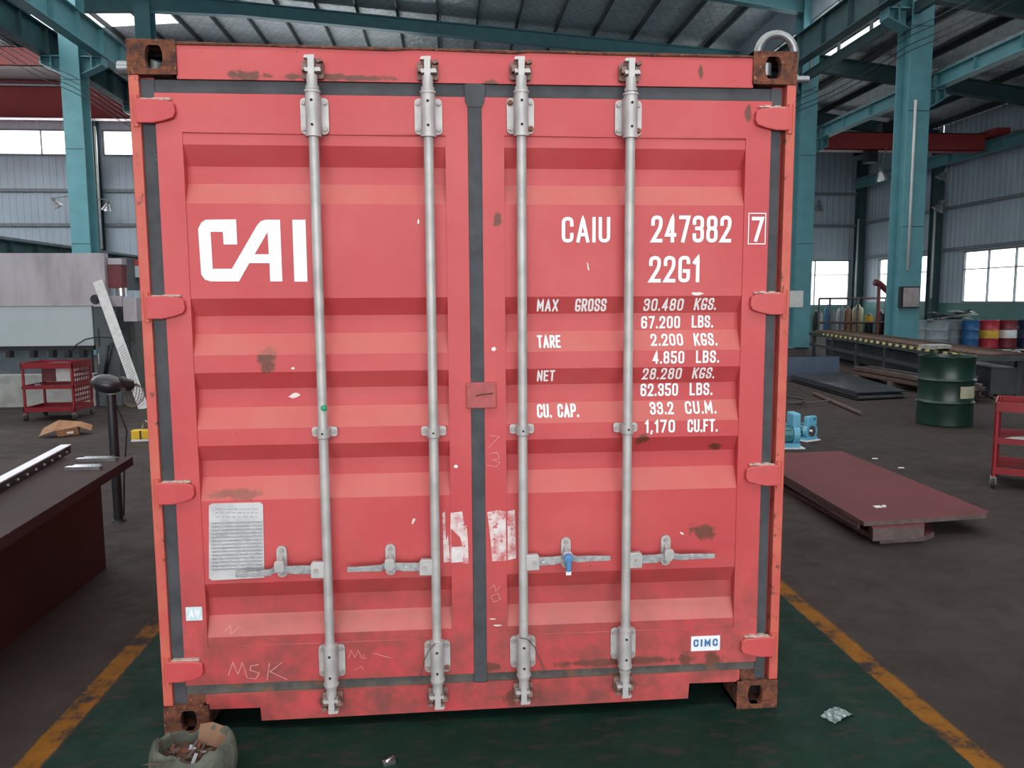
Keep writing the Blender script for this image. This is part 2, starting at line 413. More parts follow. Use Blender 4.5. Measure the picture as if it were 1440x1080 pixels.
MB().box(XC, XR-.12, YB-.12, YB-.02, 0, 1.24).build('dado', dado_m, wb)

wn = 0
def window(axis, a0, a1, z0, z1, pos, nm, transom=None, label=None, th=.06):
    global wn; wn += 1
    root = empty('window_%d' % wn, kind='structure', label=label)
    P = (lambda s0, s1, d0, d1, q0, q1: (s0, s1, pos+d0, pos+d1, q0, q1)) if axis == 'x' else (lambda s0, s1, d0, d1, q0, q1: (pos+d0, pos+d1, s0, s1, q0, q1))
    fm = girt_m
    m = MB(); m.box(*P(a0, a0+th, -.05, .05, z0, z1)); m.box(*P(a1-th, a1, -.05, .05, z0, z1)); m.box(*P(a0+th, a1-th, -.05, .05, z0, z0+th)); m.box(*P(a0+th, a1-th, -.05, .05, z1-th, z1))
    m.build('window_frame', fm, root)
    xs = [a0+(a1-a0)*i/nm for i in range(nm+1)]
    for x in xs[1:-1]: MB().box(*P(x-.02, x+.02, -.04, .04, z0+th, z1-th)).build('mullion', fm, root)
    zs = [z0, z1]
    if transom: MB().box(*P(a0+th, a1-th, -.035, .035, transom-.02, transom+.02)).build('transom', fm, root); zs = [z0, transom, z1]
    for i in range(nm):
        for q0, q1 in zip(zs, zs[1:]):
            MB().box(*P(xs[i]+.03, xs[i+1]-.03, -.004, .004, q0+.03, q1-.03)).build('pane', glass, root)
    return root
window('x', -33, -15.95, 8.15, 9.28, YB, 8, label='long strip window high in the far wall beside the red crane')
window('x', -15.45, -2, 8.15, 9.28, YB, 6, label='strip window high in the far wall behind the container')
window('x', 14.2, 19.45, 1.25, 3.47, YB, 3, 2.75, 'bright window in the far wall behind the gas cylinders')
for i, (a, b, c, d) in enumerate(OR):
    window('y', a, b, c, d, XR, 3, 2.72, 'bright side wall window number %s from the far corner' % ('one', 'two', 'three', 'four')[i])
window('y', -12, 32, 8.0, 9.2, XL, 12, label='strip window high in the wall of the far bay')
window('x', -30, -14, 3, 6, YF, 6, 4.5, 'large window in the entrance wall')
for (a, b) in ((16.6, 22.0), (22.6, 28.0), (28.6, 34.0), (10.6, 16.0)):
    window('y', a, b, 8.76, 10.36, XC, 3, label='clerestory glazing above the lean-to roof')
    MB().box(XC-.25, XC-.12, a-.3, b+.3, 8.48, 8.75).build('trim_%d' % wn, teal_dk)['kind'] = 'structure'
    MB().box(XC-.03, XC+.03, a-.3, b+.3, 10.36, zt(XC)+.2).build('trim_%d' % (wn+20), clad)['kind'] = 'structure'

# ---- roof
ce = empty('ceiling', kind='structure', label='foil insulated pitched roof on steel rafters and purlins')
def slope_sheet(name, x0, x1, y0, y1, f, mat, dz=.2, th=.05):
    MB().add([(x0, y0, f(x0)+dz), (x1, y0, f(x1)+dz), (x1, y1, f(x1)+dz), (x0, y1, f(x0)+dz), (x0, y0, f(x0)+dz+th), (x1, y0, f(x1)+dz+th), (x1, y1, f(x1)+dz+th), (x0, y1, f(x0)+dz+th)],
             [(0, 3, 2, 1), (4, 5, 6, 7), (0, 1, 5, 4), (1, 2, 6, 5), (2, 3, 7, 6), (3, 0, 4, 7)]).build(name, mat, ce)
def roof_bay(x0, x1, f, strips):
    y = YF
    for c, hw in strips:
        slope_sheet('roof_panel', x0, x1, y, c-hw, f, foil); slope_sheet('skylight_panel', x0, x1, c-hw, c+hw, f, skylight_m); y = c+hw
    slope_sheet('roof_panel', x0, x1, y, YB, f, foil)
roof_bay(XRG, XC, zt, [(c, .65) for c, p in SKY_STRIPS])
roof_bay(XL, XRG, zt, [(c, .65) for c, p in SKY_STRIPS]+[(25.5, .7), (30.9, 1.2)])
slope_sheet('skylight_panel', XC, 12.6, YF, YB, zt2, skylight_m)  # added glowing strip so that the slit under the runway beam shows white
roof_bay(12.6, XR, zt2, [])
for c, p in SKY_STRIPS:
    area('roof_light_daylight', (.1, c, zt(.1)+.12), (21.5, 1.25), p, (0, math.atan(.0755), 0), (.96, .98, 1))
    area('roof_light_daylight', (-22.5, c, zt(-22.5)+.12), (21, 1.25), 300 if c < 10 else 2400, (0, -math.atan(.0755), 0), (.96, .98, 1))
x = XL+.6
while x < XC-.2:
    MB().add([(x-.035, YF, zt(x)), (x+.035, YF, zt(x)), (x+.035, YB, zt(x)), (x-.035, YB, zt(x)), (x-.035, YF, zt(x)+.19), (x+.035, YF, zt(x)+.19), (x+.035, YB, zt(x)+.19), (x-.035, YB, zt(x)+.19)],
             [(0, 3, 2, 1), (4, 5, 6, 7), (0, 1, 5, 4), (1, 2, 6, 5), (2, 3, 7, 6), (3, 0, 4, 7)]).build('purlin', purlin_m, ce)
    x += 1.5
for i in range(6):
    x = XC+.5+i*1.5; z = zt2(x)
    MB().box(x-.035, x+.035, YF, YB, z, z+.19).build('purlin', purlin_m, ce)
for y in (-7.7, -1.7, 4.3, 10.3, 16.3, 22.3, 28.3):
    for sgn, xe in ((1, XC), (-1, XL)):
        L = abs(xe-XRG); xs = [0, 3.5, L-3, L]; dep = [.68, .5, .49, .66]
        m = MB(); wd = .15
        pts = [(XRG+sgn*s, zt(XRG+sgn*s)) for s in xs]
        lo = [(px_, pz_-d) for (px_, pz_), d in zip(pts, dep)]
        m.prism(pts+lo[::-1], y-.02, y+.02)
        for row, s2 in ((pts, -.04), (lo, .04)):
            for (xa, za), (xb, zb) in zip(row, row[1:]): m.prism([(xa, za), (xb, zb), (xb, zb+s2), (xa, za+s2)] if s2 > 0 else [(xa, za+s2), (xb, zb+s2), (xb, zb), (xa, za)], y-wd, y+wd)
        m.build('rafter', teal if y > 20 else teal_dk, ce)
    m = MB(); xs = [XC, 14, 17, XR-.2]; pts = [(q, zt2(q)) for q in xs]; lo = [(q, zt2(q)-.48) for q in xs]
    m.prism(pts+lo[::-1], y-.02, y+.02); m.prism(lo+[(q, z-.04) for q, z in lo[::-1]], y-.13, y+.13); m.prism([(q, z+.0) for q, z in pts]+[(q, z-.04) for q, z in pts[::-1]], y-.13, y+.13)
    m.build('rafter', teal_dk, ce)

# ---- columns
def column(x, y, ztop, wd, dp, label, brackets=(), group=None, mat=teal):
    r = empty('steel_column', (x, y, 0), label=label, cat='column', group=group)
    m = MB()
    m.box(-wd/2, wd/2, -dp/2, -dp/2+.03, 0, ztop); m.box(-wd/2, wd/2, dp/2-.03, dp/2, 0, ztop); m.box(-.09, .09, -dp/2+.03, dp/2-.03, 0, ztop)
    m.build('shaft', mat, r)
    m = MB(); m.box(-wd/2-.06, wd/2+.06, -dp/2, dp/2+.04, 0, .03); m.build('base_plate', mat, r)
    for z in (3.4, 6.2, 8.2):
        if z < ztop: MB().box(-wd/2-.002, wd/2+.002, -dp/2-.003, -dp/2+.001, z, z+.025).build('splice_plate', teal_dk, r)
    for (sgn, zb0, zb1, L) in brackets:
        m = MB(); a = sgn*wd/2*.98
        m.prism([(a, zb1), (a+sgn*L, zb1), (a+sgn*L, zb1-.22), (a, zb0)], -.02, .02)
        m.prism([(a, zb1), (a+sgn*L, zb1), (a+sgn*L, zb1-.03), (a, zb1-.03)], -.2, .2)
        m.prism([(a, zb0), (a+sgn*L, zb1-.22), (a+sgn*L, zb1-.25), (a, zb0-.03)], -.2, .2)
        for q in (.5, .98): m.box(min(a+sgn*L*q-.015, a+sgn*L*q+.015), max(a+sgn*L*q-.015, a+sgn*L*q+.015), -.2, .2, zb1-.22-(1-q)*(zb1-.22-zb0), zb1)
        m.build('bracket', mat, r)
    return r
LB = [(1, 8.42, 8.93, .62), (-1, 8.42, 8.93, .62)]
RB = [(-1, 8.2, 8.68, .55), (1, 6.3, 6.78, .45)]
colL = [column(XRG, 22.3, 12.6, .55, .6, 'teal steel column with double crane brackets behind the bending press', LB),
        column(XRG, 28.3, 12.6, .55, .6, 'teal steel column rising behind the top corner casting of the container', LB),
        column(XRG-.15, 16.0, 12.6, .55, .6, 'teal steel column nearest the hall entrance in the ridge row', LB)]
colR = [column(XC, 16.3, 11.1, .56, .6, 'teal steel column carrying the grey junction box', RB),
        column(XC, 22.3, 11.1, .54, .6, 'teal steel column with a white paper notice beside the container', RB),
        column(XC, 28.3, 11.1, .54, .6, 'teal steel column beyond the one with the paper notice', RB)]
column(19.72, 34.0, 8.2, .34, .4, 'dark wall column in the corner of the lean-to bay', mat=teal_dk)
column(19.72, 28.0, 8.2, .34, .4, 'dark wall column between the bright side windows', mat=teal_dk)
column(-15.7, 33.95, 12.2, .34, .4, 'slim column on the far wall between the strip windows', mat=teal_dk)

def ibeam(name, x, y0, y1, z0, z1, wd, label, mat=teal_dk, cat='beam', stiff=1.5):
    r = empty(name, (x, y0, z0), label=label, cat=cat); L = y1-y0; h = z1-z0
    MB().box(-.015, .015, 0, L, .03, h-.03).build('web', mat, r)
    MB().box(-wd/2, wd/2, 0, L, 0, .03).build('flange', mat, r); MB().box(-wd/2, wd/2, 0, L, h-.03, h).build('flange', mat, r)
    m = MB(); y = stiff
    while y < L-.3: m.box(-wd/2+.02, wd/2-.02, y-.01, y+.01, .03, h-.03); y += stiff
    m.build('stiffener', mat, r)
    MB().box(-.04, .04, 0, L, h, h+.09).build('rail', steel, r)
    return r
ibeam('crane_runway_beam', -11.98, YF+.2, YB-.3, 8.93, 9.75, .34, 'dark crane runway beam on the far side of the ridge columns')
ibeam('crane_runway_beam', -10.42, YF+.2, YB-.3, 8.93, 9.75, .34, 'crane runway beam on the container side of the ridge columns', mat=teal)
ibeam('crane_runway_beam', 10.55, YF+.2, YB-.3, 8.68, 9.5, .32, 'dark crane runway beam above the container side of the lean-to columns')
ibeam('crane_runway_beam', 12.02, YF+.2, YB-.3, 6.78, 7.14, .26, 'teal lean-to runway beam bolted to the column brackets', mat=teal)
ibeam('crane_runway_beam', 19.35, YF+.2, YB-.5, 6.8, 7.2, .26, 'teal lean-to runway beam along the side wall', mat=teal)
ibeam('low_runway_beam', -13.3, 10.0, YB-.3, 3.1, 3.52, .3, 'low dark runway beam behind the bending press', mat=teal_dk)
for y in (12.0, 20.0, 28.0, 33.6):
    tag(MB().box(-13.4, -13.2, y-.1, y+.1, 0, 3.1).box(-13.55, -13.05, y-.2, y+.2, 0, .02).build('beam_post', teal_dk), 'square post under the low runway beam behind the press', 'post', 'posts of the low runway beam')
# ---- overhead cranes
def crane(y, x0, x1, z0, z1, mat, label, width=.5, deck=None, zrail=None, inset=0):
    r = empty('overhead_crane', ((x0+x1)/2, y, z0), label=label, cat='crane'); a, b = x0-(x0+x1)/2, x1-(x0+x1)/2; h = z1-z0; a0, b0 = a, b; a += inset; b -= inset
    MB().box(a, b, 0, .03, 0, h).box(a, b, width-.03, width, 0, h).box(a, b, 0, width, 0, .03).box(a, b, 0, width, h-.03, h).build('girder', mat, r)
    if deck:
        MB().box(a, b, width, deck-.4, .05, .08).build('walkway', crane_pink, r)
        MB().box(a, b, deck-.4, deck, 0, h).build('girder', mat, r)
    for e in (a0, b0):
        MB().box(e-.25, e+.25, -.6, (deck or width)+.6, zrail-z0 if zrail else 0, (zrail-z0 if zrail else 0)+.25).build('end_truck', mat, r)
    MB().box(-.4, .4, .05, (deck or width)-.05, h, h+.35).build('trolley', black_m, r)
    return r
crane(27.0, -33, -12.0, 9.96, 10.62, crane_red, 'bright red overhead crane girder spanning the far bay', .5, 2.4)
crane(31.4, -33, -12.0, 9.15, 10.4, crane_red, 'second red overhead crane close to the far wall', inset=.25, zrail=9.85)
crane(24.4, 12.02, 19.35, 6.85, 7.47, crane_red, 'dim red overhead crane across the lean-to bay', inset=.25, zrail=7.3)
hx = onY(1234, 215, 24.4).x-(12.02+19.35)/2
MB().box(hx-.3, hx+.05, .05, .45, -.4, 0).build('hoist', black_m, bpy.data.objects['overhead_crane.002'])

# ---- lamps, conduits, notices, wires
def lamp(px, py, Y, arm, label, tilt):
    c = onY(px, py, Y); r = empty('floodlight', c, label=label, cat='lamp'); Mx = Matrix.Rotation(tilt, 4, 'Y') @ Matrix.Rotation(.25, 4, 'X')
    MB().lathe([(.05, .16), (.09, .12), (.24, -.14), (.225, -.14), (.08, .10), (.045, .14)], M_=Mx, n=20).build('reflector', lamp_m, r)
    MB().lathe([(.0, .30), (.06, .30), (.065, .16), (.0, .14)], M_=Mx, n=12).build('ballast', girt_m, r)
    a = Vector(arm)-c
    MB().tube([Mx @ Vector((0, 0, .28)), (a.x*.4, a.y*.4, a.z*.4+.22), (a.x, a.y, a.z)], .018, 6).build('arm', girt_m, r)
    return r
lamp(80, 287, 33.2, (-15.85, 33.745, 6.3), 'tilted aluminium floodlight on the far wall beside the strip window', -.5)
lamp(151, 291, 33.2, (-15.78, 33.745, 6.15), 'aluminium floodlight on the far wall close to the container', .3)
_l = lamp(1240, 246, 24.2, (onY(1246, 230, 24.38).x, 24.395, 6.95), 'crane lamp', -.5); _cr = bpy.data.objects['overhead_crane.002']
for _c in list(_l.children): _c.parent = _cr; _c.location = _l.location-_cr.location; _c.name = 'lamp_'+_c.name.split('.')[0]
bpy.data.objects.remove(_l)
lamp(1326, 247, 26.6, (19.6, 27.795, 6.2), 'aluminium floodlight high on the column between the side windows', .4)
lamp(1321, 291, 26.6, (19.62, 27.795, 5.3), 'aluminium floodlight mounted lower on the column between the side windows', .5)
lamp(1151, 291, 33.6, (17.65, 34.2, 6.2), 'small floodlight on the far wall above the bright window', 0)
def pipe(name, pts, r, label, mat=conduit, cat='conduit'): return tag(MB().tube(pts, r, 8).build(name, mat), label, cat)
p = onY(1280, 140, 15.93); q = onY(1266, 380, 15.93)
pipe('conduit_pipe', [(11.33, 15.955, p.z), (11.33, 15.955, q.z)], .035, 'pale conduit pipe running down the column with the junction box')
pipe('conduit_pipe', [(19.5, 27.74, 1.6), (19.5, 27.74, 5.2)], .045, 'pale conduit pipe on the wall column between side windows')
pipe('conduit_pipe', [(19.5, 33.74, 1.6), (19.5, 33.74, 5.4)], .045, 'pale conduit pipe on the corner wall column')
pipe('conduit_pipe', [(-15.5, 33.69, 4.0), (-15.5, 33.69, 9.3)], .05, 'pale conduit pipe down the slim far wall column')
a, b = onY(1264, 403, 15.98), onY(1288, 433, 15.98)
jb = empty('junction_box', (a.x, 15.97, b.z), label='grey electrical junction box on the teal column', cat='electrical box')
MB().box(0, b.x-a.x, -.12, .02, 0, a.z-b.z).build('case', black_m, jb); MB().box(.05, b.x-a.x-.02, -.14, -.12, .03, a.z-b.z-.03).build('door', M('dusty_pink_grey_lid', (.34, .30, .30), None, .5), jb)
a, b = onY(1109, 409, 21.98), onY(1129, 432, 21.98)
tag(MB().box(a.x, b.x, 21.97, 21.998, b.z, a.z).build('paper_notice', paper), 'white paper notice fixed to the teal column beside the container', 'notice')
for i, (z, dx) in enumerate(((8.1, 0), (7.95, .02), (7.75, .0), (7.6, .02))):
    pts = []
    for k in range(25):
        y = 10+k*1.0; s = ((k % 6)/6-.5); pts.append((11.1, y, z+.25*(s*s*4-1)*.5))
    pipe('power_cable', pts, .012, ('upper black', 'second black', 'third black', 'lowest black')[i]+' power cable strung along the lean-to column row', black_m, 'cable')
for i, z in enumerate((8.15, 8.0, 7.85, 7.7)):
    pipe('power_cable', [(XRG+.36, y, z-.12*math.sin((y-10)/6*PI)**2) for y in [10+k*.75 for k in range(31)]], .012,
         ('topmost', 'second', 'third', 'bottom')[i]+' thin cable strung along the ridge column row', black_m, 'cable')
# ================================================================== THE CONTAINER
CW, CH, CL = 1.219, 2.591, 6.058
con = empty('shipping_container', (0, 0, 0), label='large faded red steel shipping container with closed double doors', cat='container')
GR = [(2.233, 2.162, 2.100, 2.025), (1.682, 1.617, 1.550, 1.473), (1.408, 1.343, 1.273, 1.196), (1.133, 1.070, 1.006, .922), (.598, .531, .460, .385)]
YO, YI = .014, .050                      # outer flat and groove floor of the door sheet
PROF = [(2.275, YO)]
for a, b, c, d in GR: PROF += [(a, YO), (b, YI), (c, YI), (d, YO)]
PROF += [(.347, YO)]
def surf(z, x=None):
    if x is not None and not (-1.043 < x < -.106 or .112 < x < 1.03): return .010
    if z > 2.275 or z < .347: return .010
    for (z0, y0), (z1, y1) in zip(PROF, PROF[1:]):
        if z1 <= z <= z0: return y0+(y1-y0)*(z0-z)/(z0-z1)
    return YO
# ---- shell: side, roof, rear, floor
def corr(n, amp):
    out = []
    for i in range(n): out += [(i+.0, 0), (i+.3, 0), (i+.5, amp), (i+.8, amp)]
    return out+[(n, 0)]
N = 20; P0, P1 = .16, CL-.16
for sx, nm in ((-1, 'side_wall'), (1, 'side_wall')):
    m = MB(); pr = corr(N, .036)
    vs = []; fs = []
    for t, h in pr:
        y = P0+(P1-P0)*t/N; x_ = sx*(CW-.03-h)
        vs += [(x_, y, .16), (x_, y, 2.50)]
    fs = [(2*i, 2*i+2, 2*i+3, 2*i+1) for i in range(len(pr)-1)]
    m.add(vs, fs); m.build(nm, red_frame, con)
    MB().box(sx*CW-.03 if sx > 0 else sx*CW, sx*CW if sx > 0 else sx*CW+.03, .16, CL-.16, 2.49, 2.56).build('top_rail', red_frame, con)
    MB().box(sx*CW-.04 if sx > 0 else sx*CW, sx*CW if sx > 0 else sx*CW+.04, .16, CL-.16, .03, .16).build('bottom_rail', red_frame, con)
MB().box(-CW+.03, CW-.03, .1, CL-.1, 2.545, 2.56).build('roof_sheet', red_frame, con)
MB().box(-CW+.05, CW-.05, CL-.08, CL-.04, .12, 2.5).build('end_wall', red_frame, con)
MB().box(-CW+.04, CW-.04, .1, CL-.1, .12, .16).build('floor_deck', brown_steel, con)
# ---- corner castings with an oval hole in the front and a slot in the side
def casting(sx, z0, y0=0.0, front=True):
    wd, dp, h = .170, .178, .120
    x0 = sx*CW-sx*wd/2; cx = x0 - sx*.008; cz = z0+h/2
    m = MB(); n = 24; t = .03
    # front plate ring around the oval
    def ring(y, yb):
        inn = [(cx+.031*math.cos(2*PI*i/n), cz+math.copysign(min(abs(.052*math.sin(2*PI*i/n)), .040), math.sin(2*PI*i/n))) for i in range(n)]
        out = []
        ca = math.atan2(h, wd); cidx = {round(q/(2*PI)*n) % n: q for q in (ca, PI-ca, PI+ca, 2*PI-ca)}
        for i in range(n):
            th_ = cidx.get(i, 2*PI*i/n); c, s_ = math.cos(th_), math.sin(th_); k = min((wd/2)/max(abs(c), 1e-6), (h/2)/max(abs(s_), 1e-6)); out.append((x0+c*k, cz+s_*k))
        vs = [(x, y, z) for x, z in out]+[(x, y, z) for x, z in inn]+[(x, yb, z) for x, z in inn]
        fs = [(i, (i+1) % n, n+(i+1) % n, n+i) for i in range(n)]+[(n+i, n+(i+1) % n, 2*n+(i+1) % n, 2*n+i) for i in range(n)]
        m.add(vs, fs)
    ring(y0, y0+t if front else y0-t)
    yb = y0+dp if front else y0-dp
    lo, hi = min(y0, yb), max(y0, yb)
    # remaining five sides
    xa, xb = x0-wd/2, x0+wd/2
    m.box(xa, xa+.02, lo+.001, hi, z0, z0+h).box(xb-.02, xb, lo+.001, hi, z0, z0+h).box(xa, xb, lo+.001, hi, z0, z0+.02).box(xa, xb, lo+.001, hi, z0+h-.02, z0+h)
    m.box(xa, xb, hi-.02 if front else lo, hi if front else lo+.02, z0, z0+h)
    o = m.build('corner_casting', rust_iron, con)
    if front: MB().box(xa+.021, xb-.021, lo+.10, lo+.105, z0+.021, z0+h-.021).build('hole_lining', hole_m, o)
    return o
for sx in (-1, 1):
    for z0 in (0, CH-.120):
        casting(sx, z0); casting(sx, z0, CL, False)
# ---- posts
for sx in (-1, 1):
    a, b = sorted((sx*CW, sx*(CW-.036)))
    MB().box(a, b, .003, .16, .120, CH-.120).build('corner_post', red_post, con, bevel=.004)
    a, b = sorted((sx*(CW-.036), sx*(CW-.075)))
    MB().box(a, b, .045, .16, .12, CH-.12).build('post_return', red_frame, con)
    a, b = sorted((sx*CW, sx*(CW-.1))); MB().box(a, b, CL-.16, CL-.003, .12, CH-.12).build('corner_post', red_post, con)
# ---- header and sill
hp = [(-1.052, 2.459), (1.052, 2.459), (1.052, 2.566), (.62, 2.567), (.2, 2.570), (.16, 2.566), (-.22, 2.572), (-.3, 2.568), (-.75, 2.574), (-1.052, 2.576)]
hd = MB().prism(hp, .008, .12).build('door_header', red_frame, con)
MB().tube([(x, .006, z+.004) for x, z in hp[2:]], [.0045+.002*(i % 2) for i in range(8)], 6).build('rusty_lip', rust_iron, hd)
sp = [(-1.06, .155), (-1.06, .098), (-.855, .096), (-.853, .042), (.848, .052), (.852, .116), (1.06, .114), (1.06, .162)]
MB().prism(sp, .008, .12).build('door_sill', red_frame, con)
MB().prism([(-1.06, .120), (-1.14, .120), (-1.14, .158), (-1.06, .158)][::-1], .02, .12).build('sill_end', rust_iron, con)
MB().prism([(1.06, .120), (1.14, .120), (1.14, .165), (1.06, .165)], .02, .12).build('sill_end', rust_iron, con)
# ---- gaskets
def strip(name, x0, x1, z0, z1, parent, y=.018, mat=None):
    MB().box(x0, x1, y, y+.03, z0, z1).build(name, mat or rubber, parent, bevel=.004)
# ---- doors
def door(x0, x1, p0, p1, label):
    d = MB()
    d.box(x0, p0, .010, .065, .197, 2.411); d.box(p1, x1, .010, .065, .197, 2.411)
    d.box(p0, p1, .010, .065, 2.275, 2.411); d.box(p0, p1, .010, .065, .197, .347)
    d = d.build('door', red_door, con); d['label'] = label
    m = MB(); vs = []
    for z, y in PROF: vs += [(p0, y, z), (p1, y, z)]
    m.add(vs, [(2*i, 2*i+1, 2*i+3, 2*i+2) for i in range(len(PROF)-1)])
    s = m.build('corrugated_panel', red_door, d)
    MB().tube([(p0, .012, 2.2755), (p1, .012, 2.2715)], .0028, 6).build('weld_seam', red_frame, d)
    MB().tube([(p0, .012, .347), (p1, .012, .347)], .0024, 6).build('weld_seam', red_frame, d)
    return d
DL = door(-1.134, -.020, -1.044, -.105, 'door leaf with a white three letter logo')
DR = door(.028, 1.128, .112, 1.031, 'door leaf with white container code and weight markings')
strip('gasket', -1.186, -1.134, .12, 2.46, DL); strip('gasket', -1.134, -.02, 2.411, 2.459, DL); strip('gasket', -1.134, -.02, .155, .197, DL, mat=rubber_dirty)
strip('gasket', 1.126, 1.170, .12, 2.46, DR); strip('gasket', .028, 1.126, 2.411, 2.459, DR); strip('gasket', .028, 1.126, .160, .199, DR, mat=rubber_dirty)
strip('centre_gasket', -.022, .030, .16, 2.459, DL, y=.006)
MB().prism([(-.032, 2.455), (.042, 2.455), (.040, 2.395), (.030, 2.375), (-.020, 2.375), (-.031, 2.395)], .003, .02).build('centre_gasket_head', rubber, DL)
# ---- hinges
hL = [onY(218, 156, 0).z, onY(236, 432, 0).z, onY(250, 693, 0).z, onY(262, 943, 0).z]
hR = [onY(1085, 167, 0).z, onY(1078, 427, 0).z, onY(1068, 668, 0).z, onY(1060, 909, 0).z]
hinge_src = {}
for sx, hz, D in ((-1, hL, DL), (1, hR, DR)):
    poly = [(0, .040), (.060, .040), (.118, .036), (.134, .024), (.137, -.006), (.128, -.024), (.095, -.035), (.055, -.043), (0, -.043)]
    for i, z in enumerate(hz):
        if sx not in hinge_src:
            pp = [(sx*(-1.196+q)*-1 if sx > 0 else -1.196+q, r) for q, r in poly]
            h = MB().prism(pp if sx < 0 else pp[::-1], -.010, .012).build('hinge_blade', hinge_red, D, bevel=.004)
            pin = MB().cyl((sx*1.197, .004, -.055), (sx*1.197, .004, .055), .011).build('hinge_pin', red_post, h)
            pin.parent = D
            crust = MB()
            for k in range(5):
                q = .03+.02*k; X_ = sx*(1.196-q); crust.box(X_-.012, X_+.012, -.004, .016, .038+random.uniform(0, .004), .043+random.uniform(0, .006))
            crust = crust.build('scale_crust', M('pale_paint_crust', (.55, .42, .36), (.40, .28, .22), .9, scale=60), D)
            h.location.z = pin.location.z = crust.location.z = z; hinge_src[sx] = (h, pin, crust)
        else:
            for o in hinge_src[sx]: inst(o, (0, 0, z), D)

# ---- locking bars
BX = [-.573, -.165, .172, .575]
BY = -.038; BR = .0178
zb = dict(top=[onY(440, 95, BY).z, onY(601, 97, BY).z, onY(735, 97, BY).z, onY(888, 99, BY).z],
          bt=[onY(440, 160, BY).z, onY(603, 161, BY).z, onY(735, 160, BY).z, onY(888, 163, BY).z],
          mid=[onY(455, 609, BY).z, onY(610, 608, BY).z, onY(733, 605, BY).z, onY(880, 603, BY).z],
          bb=[onY(463, 935, BY).z, onY(614, 929, BY).z, onY(736, 922, BY).z, onY(880, 910, BY).z],
          bot=[onY(464, 988, BY).z, onY(615, 982, BY).z, onY(737, 975, BY).z, onY(880, 966, BY).z],
          hd=[onY(444, 801, BY).z, onY(602, 797, BY).z, onY(750, 790, BY).z, onY(896, 787, BY).z])
def rrect(w_, h_, r, n=4):
    out = []
    for cx, cz, a0 in ((w_/2-r, h_/2-r, 0), (-w_/2+r, h_/2-r, 90), (-w_/2+r, -h_/2+r, 180), (w_/2-r, -h_/2+r, 270)):
        for i in range(n+1): t = math.radians(a0+90*i/n); out.append((cx+r*math.cos(t), cz+r*math.sin(t)))
    return out
SRC = {}
def part(key, maker, name, mat, parent, loc, bevel=0, rot=None):
    if key not in SRC:
        o = maker().build(name, mat, parent, bevel=bevel); SRC[key] = o
        o.location = loc
        if rot: o.rotation_euler = rot
        return o
    return inst(SRC[key], loc, parent, rot or (0, 0, 0))
def mk_bearing():
    m = MB(); m.prism(rrect(.100, .128, .016), .036, .046); m.cyl((0, 0, -.072), (0, 0, .072), .0255, n=20)
    m.box(-.0255, .0255, 0, .038, -.066, .066)
    m.cyl((0, 0, .072), (0, 0, .080), .0285, n=20); m.cyl((0, 0, -.080), (0, 0, -.072), .0285, n=20)
    m.cyl((0, -.0275, .042), (0, -.024, .042), .005, n=8, mi=1); m.cyl((0, -.0275, -.042), (0, -.024, -.042), .005, n=8, mi=1)
    return m
def mk_bolt(): return MB().cyl((0, 0, 0), (0, -.009, 0), .0085, .0075, n=8, smooth=False).cyl((0, .002, 0), (0, -.002, 0), .0115, n=12)
def mk_cam():     # pointing up; mirrored for the lower end
    m = MB(); m.cyl((0, 0, 0), (0, 0, .045), .0195, n=16); m.cyl((0, 0, -.006), (0, 0, .006), .024, n=16)
    m.prism([(-.011, .04), (.011, .04), (.011, .108), (-.011, .108)], -.016, .022)
    m.prism([(-.022, .055), (-.026, .068), (.030, .070), (.034, .056)], -.010, .018)
    m.prism([(-.026, .100), (-.022, .110), (.012, .112), (.014, .100)], -.012, .018)
    return m
def mk_keeper():
    m = MB(); m.prism(rrect(.076, .062, .008), .026, .040)
    m.box(-.034, -.016, -.004, .03, -.010, .012); m.box(.016, .034, -.004, .03, -.010, .012)
    m.prism([(.018, .026), (.034, .034), (.040, .022), (.022, .016)], -.008, .02)
    return m
def mk_guide():
    m = MB(); m.prism(rrect(.094, .036, .010), .034, .044)
    m.lathe([(.0235, -.017), (.0235, .017)], n=20, smooth=True).cyl((0, 0, -.020), (0, 0, -.017), .0215, .0235, n=20); m.box(-.0235, .0235, 0, .036, -.017, .017)
    m.cyl((0, -.0255, 0), (0, -.022, 0), .004, n=8, mi=1)
    return m
bars = []
HAND = [-1, -1, 1, 1]; CATCH = [393, 548, 798, 940]; TIP = [(333, 806), (489, 799), (857, 783), (1003, 780)]
which = ['next to the data plate', 'on the logo door beside the joint', 'with a blue seal on its handle', 'crossing the container number']
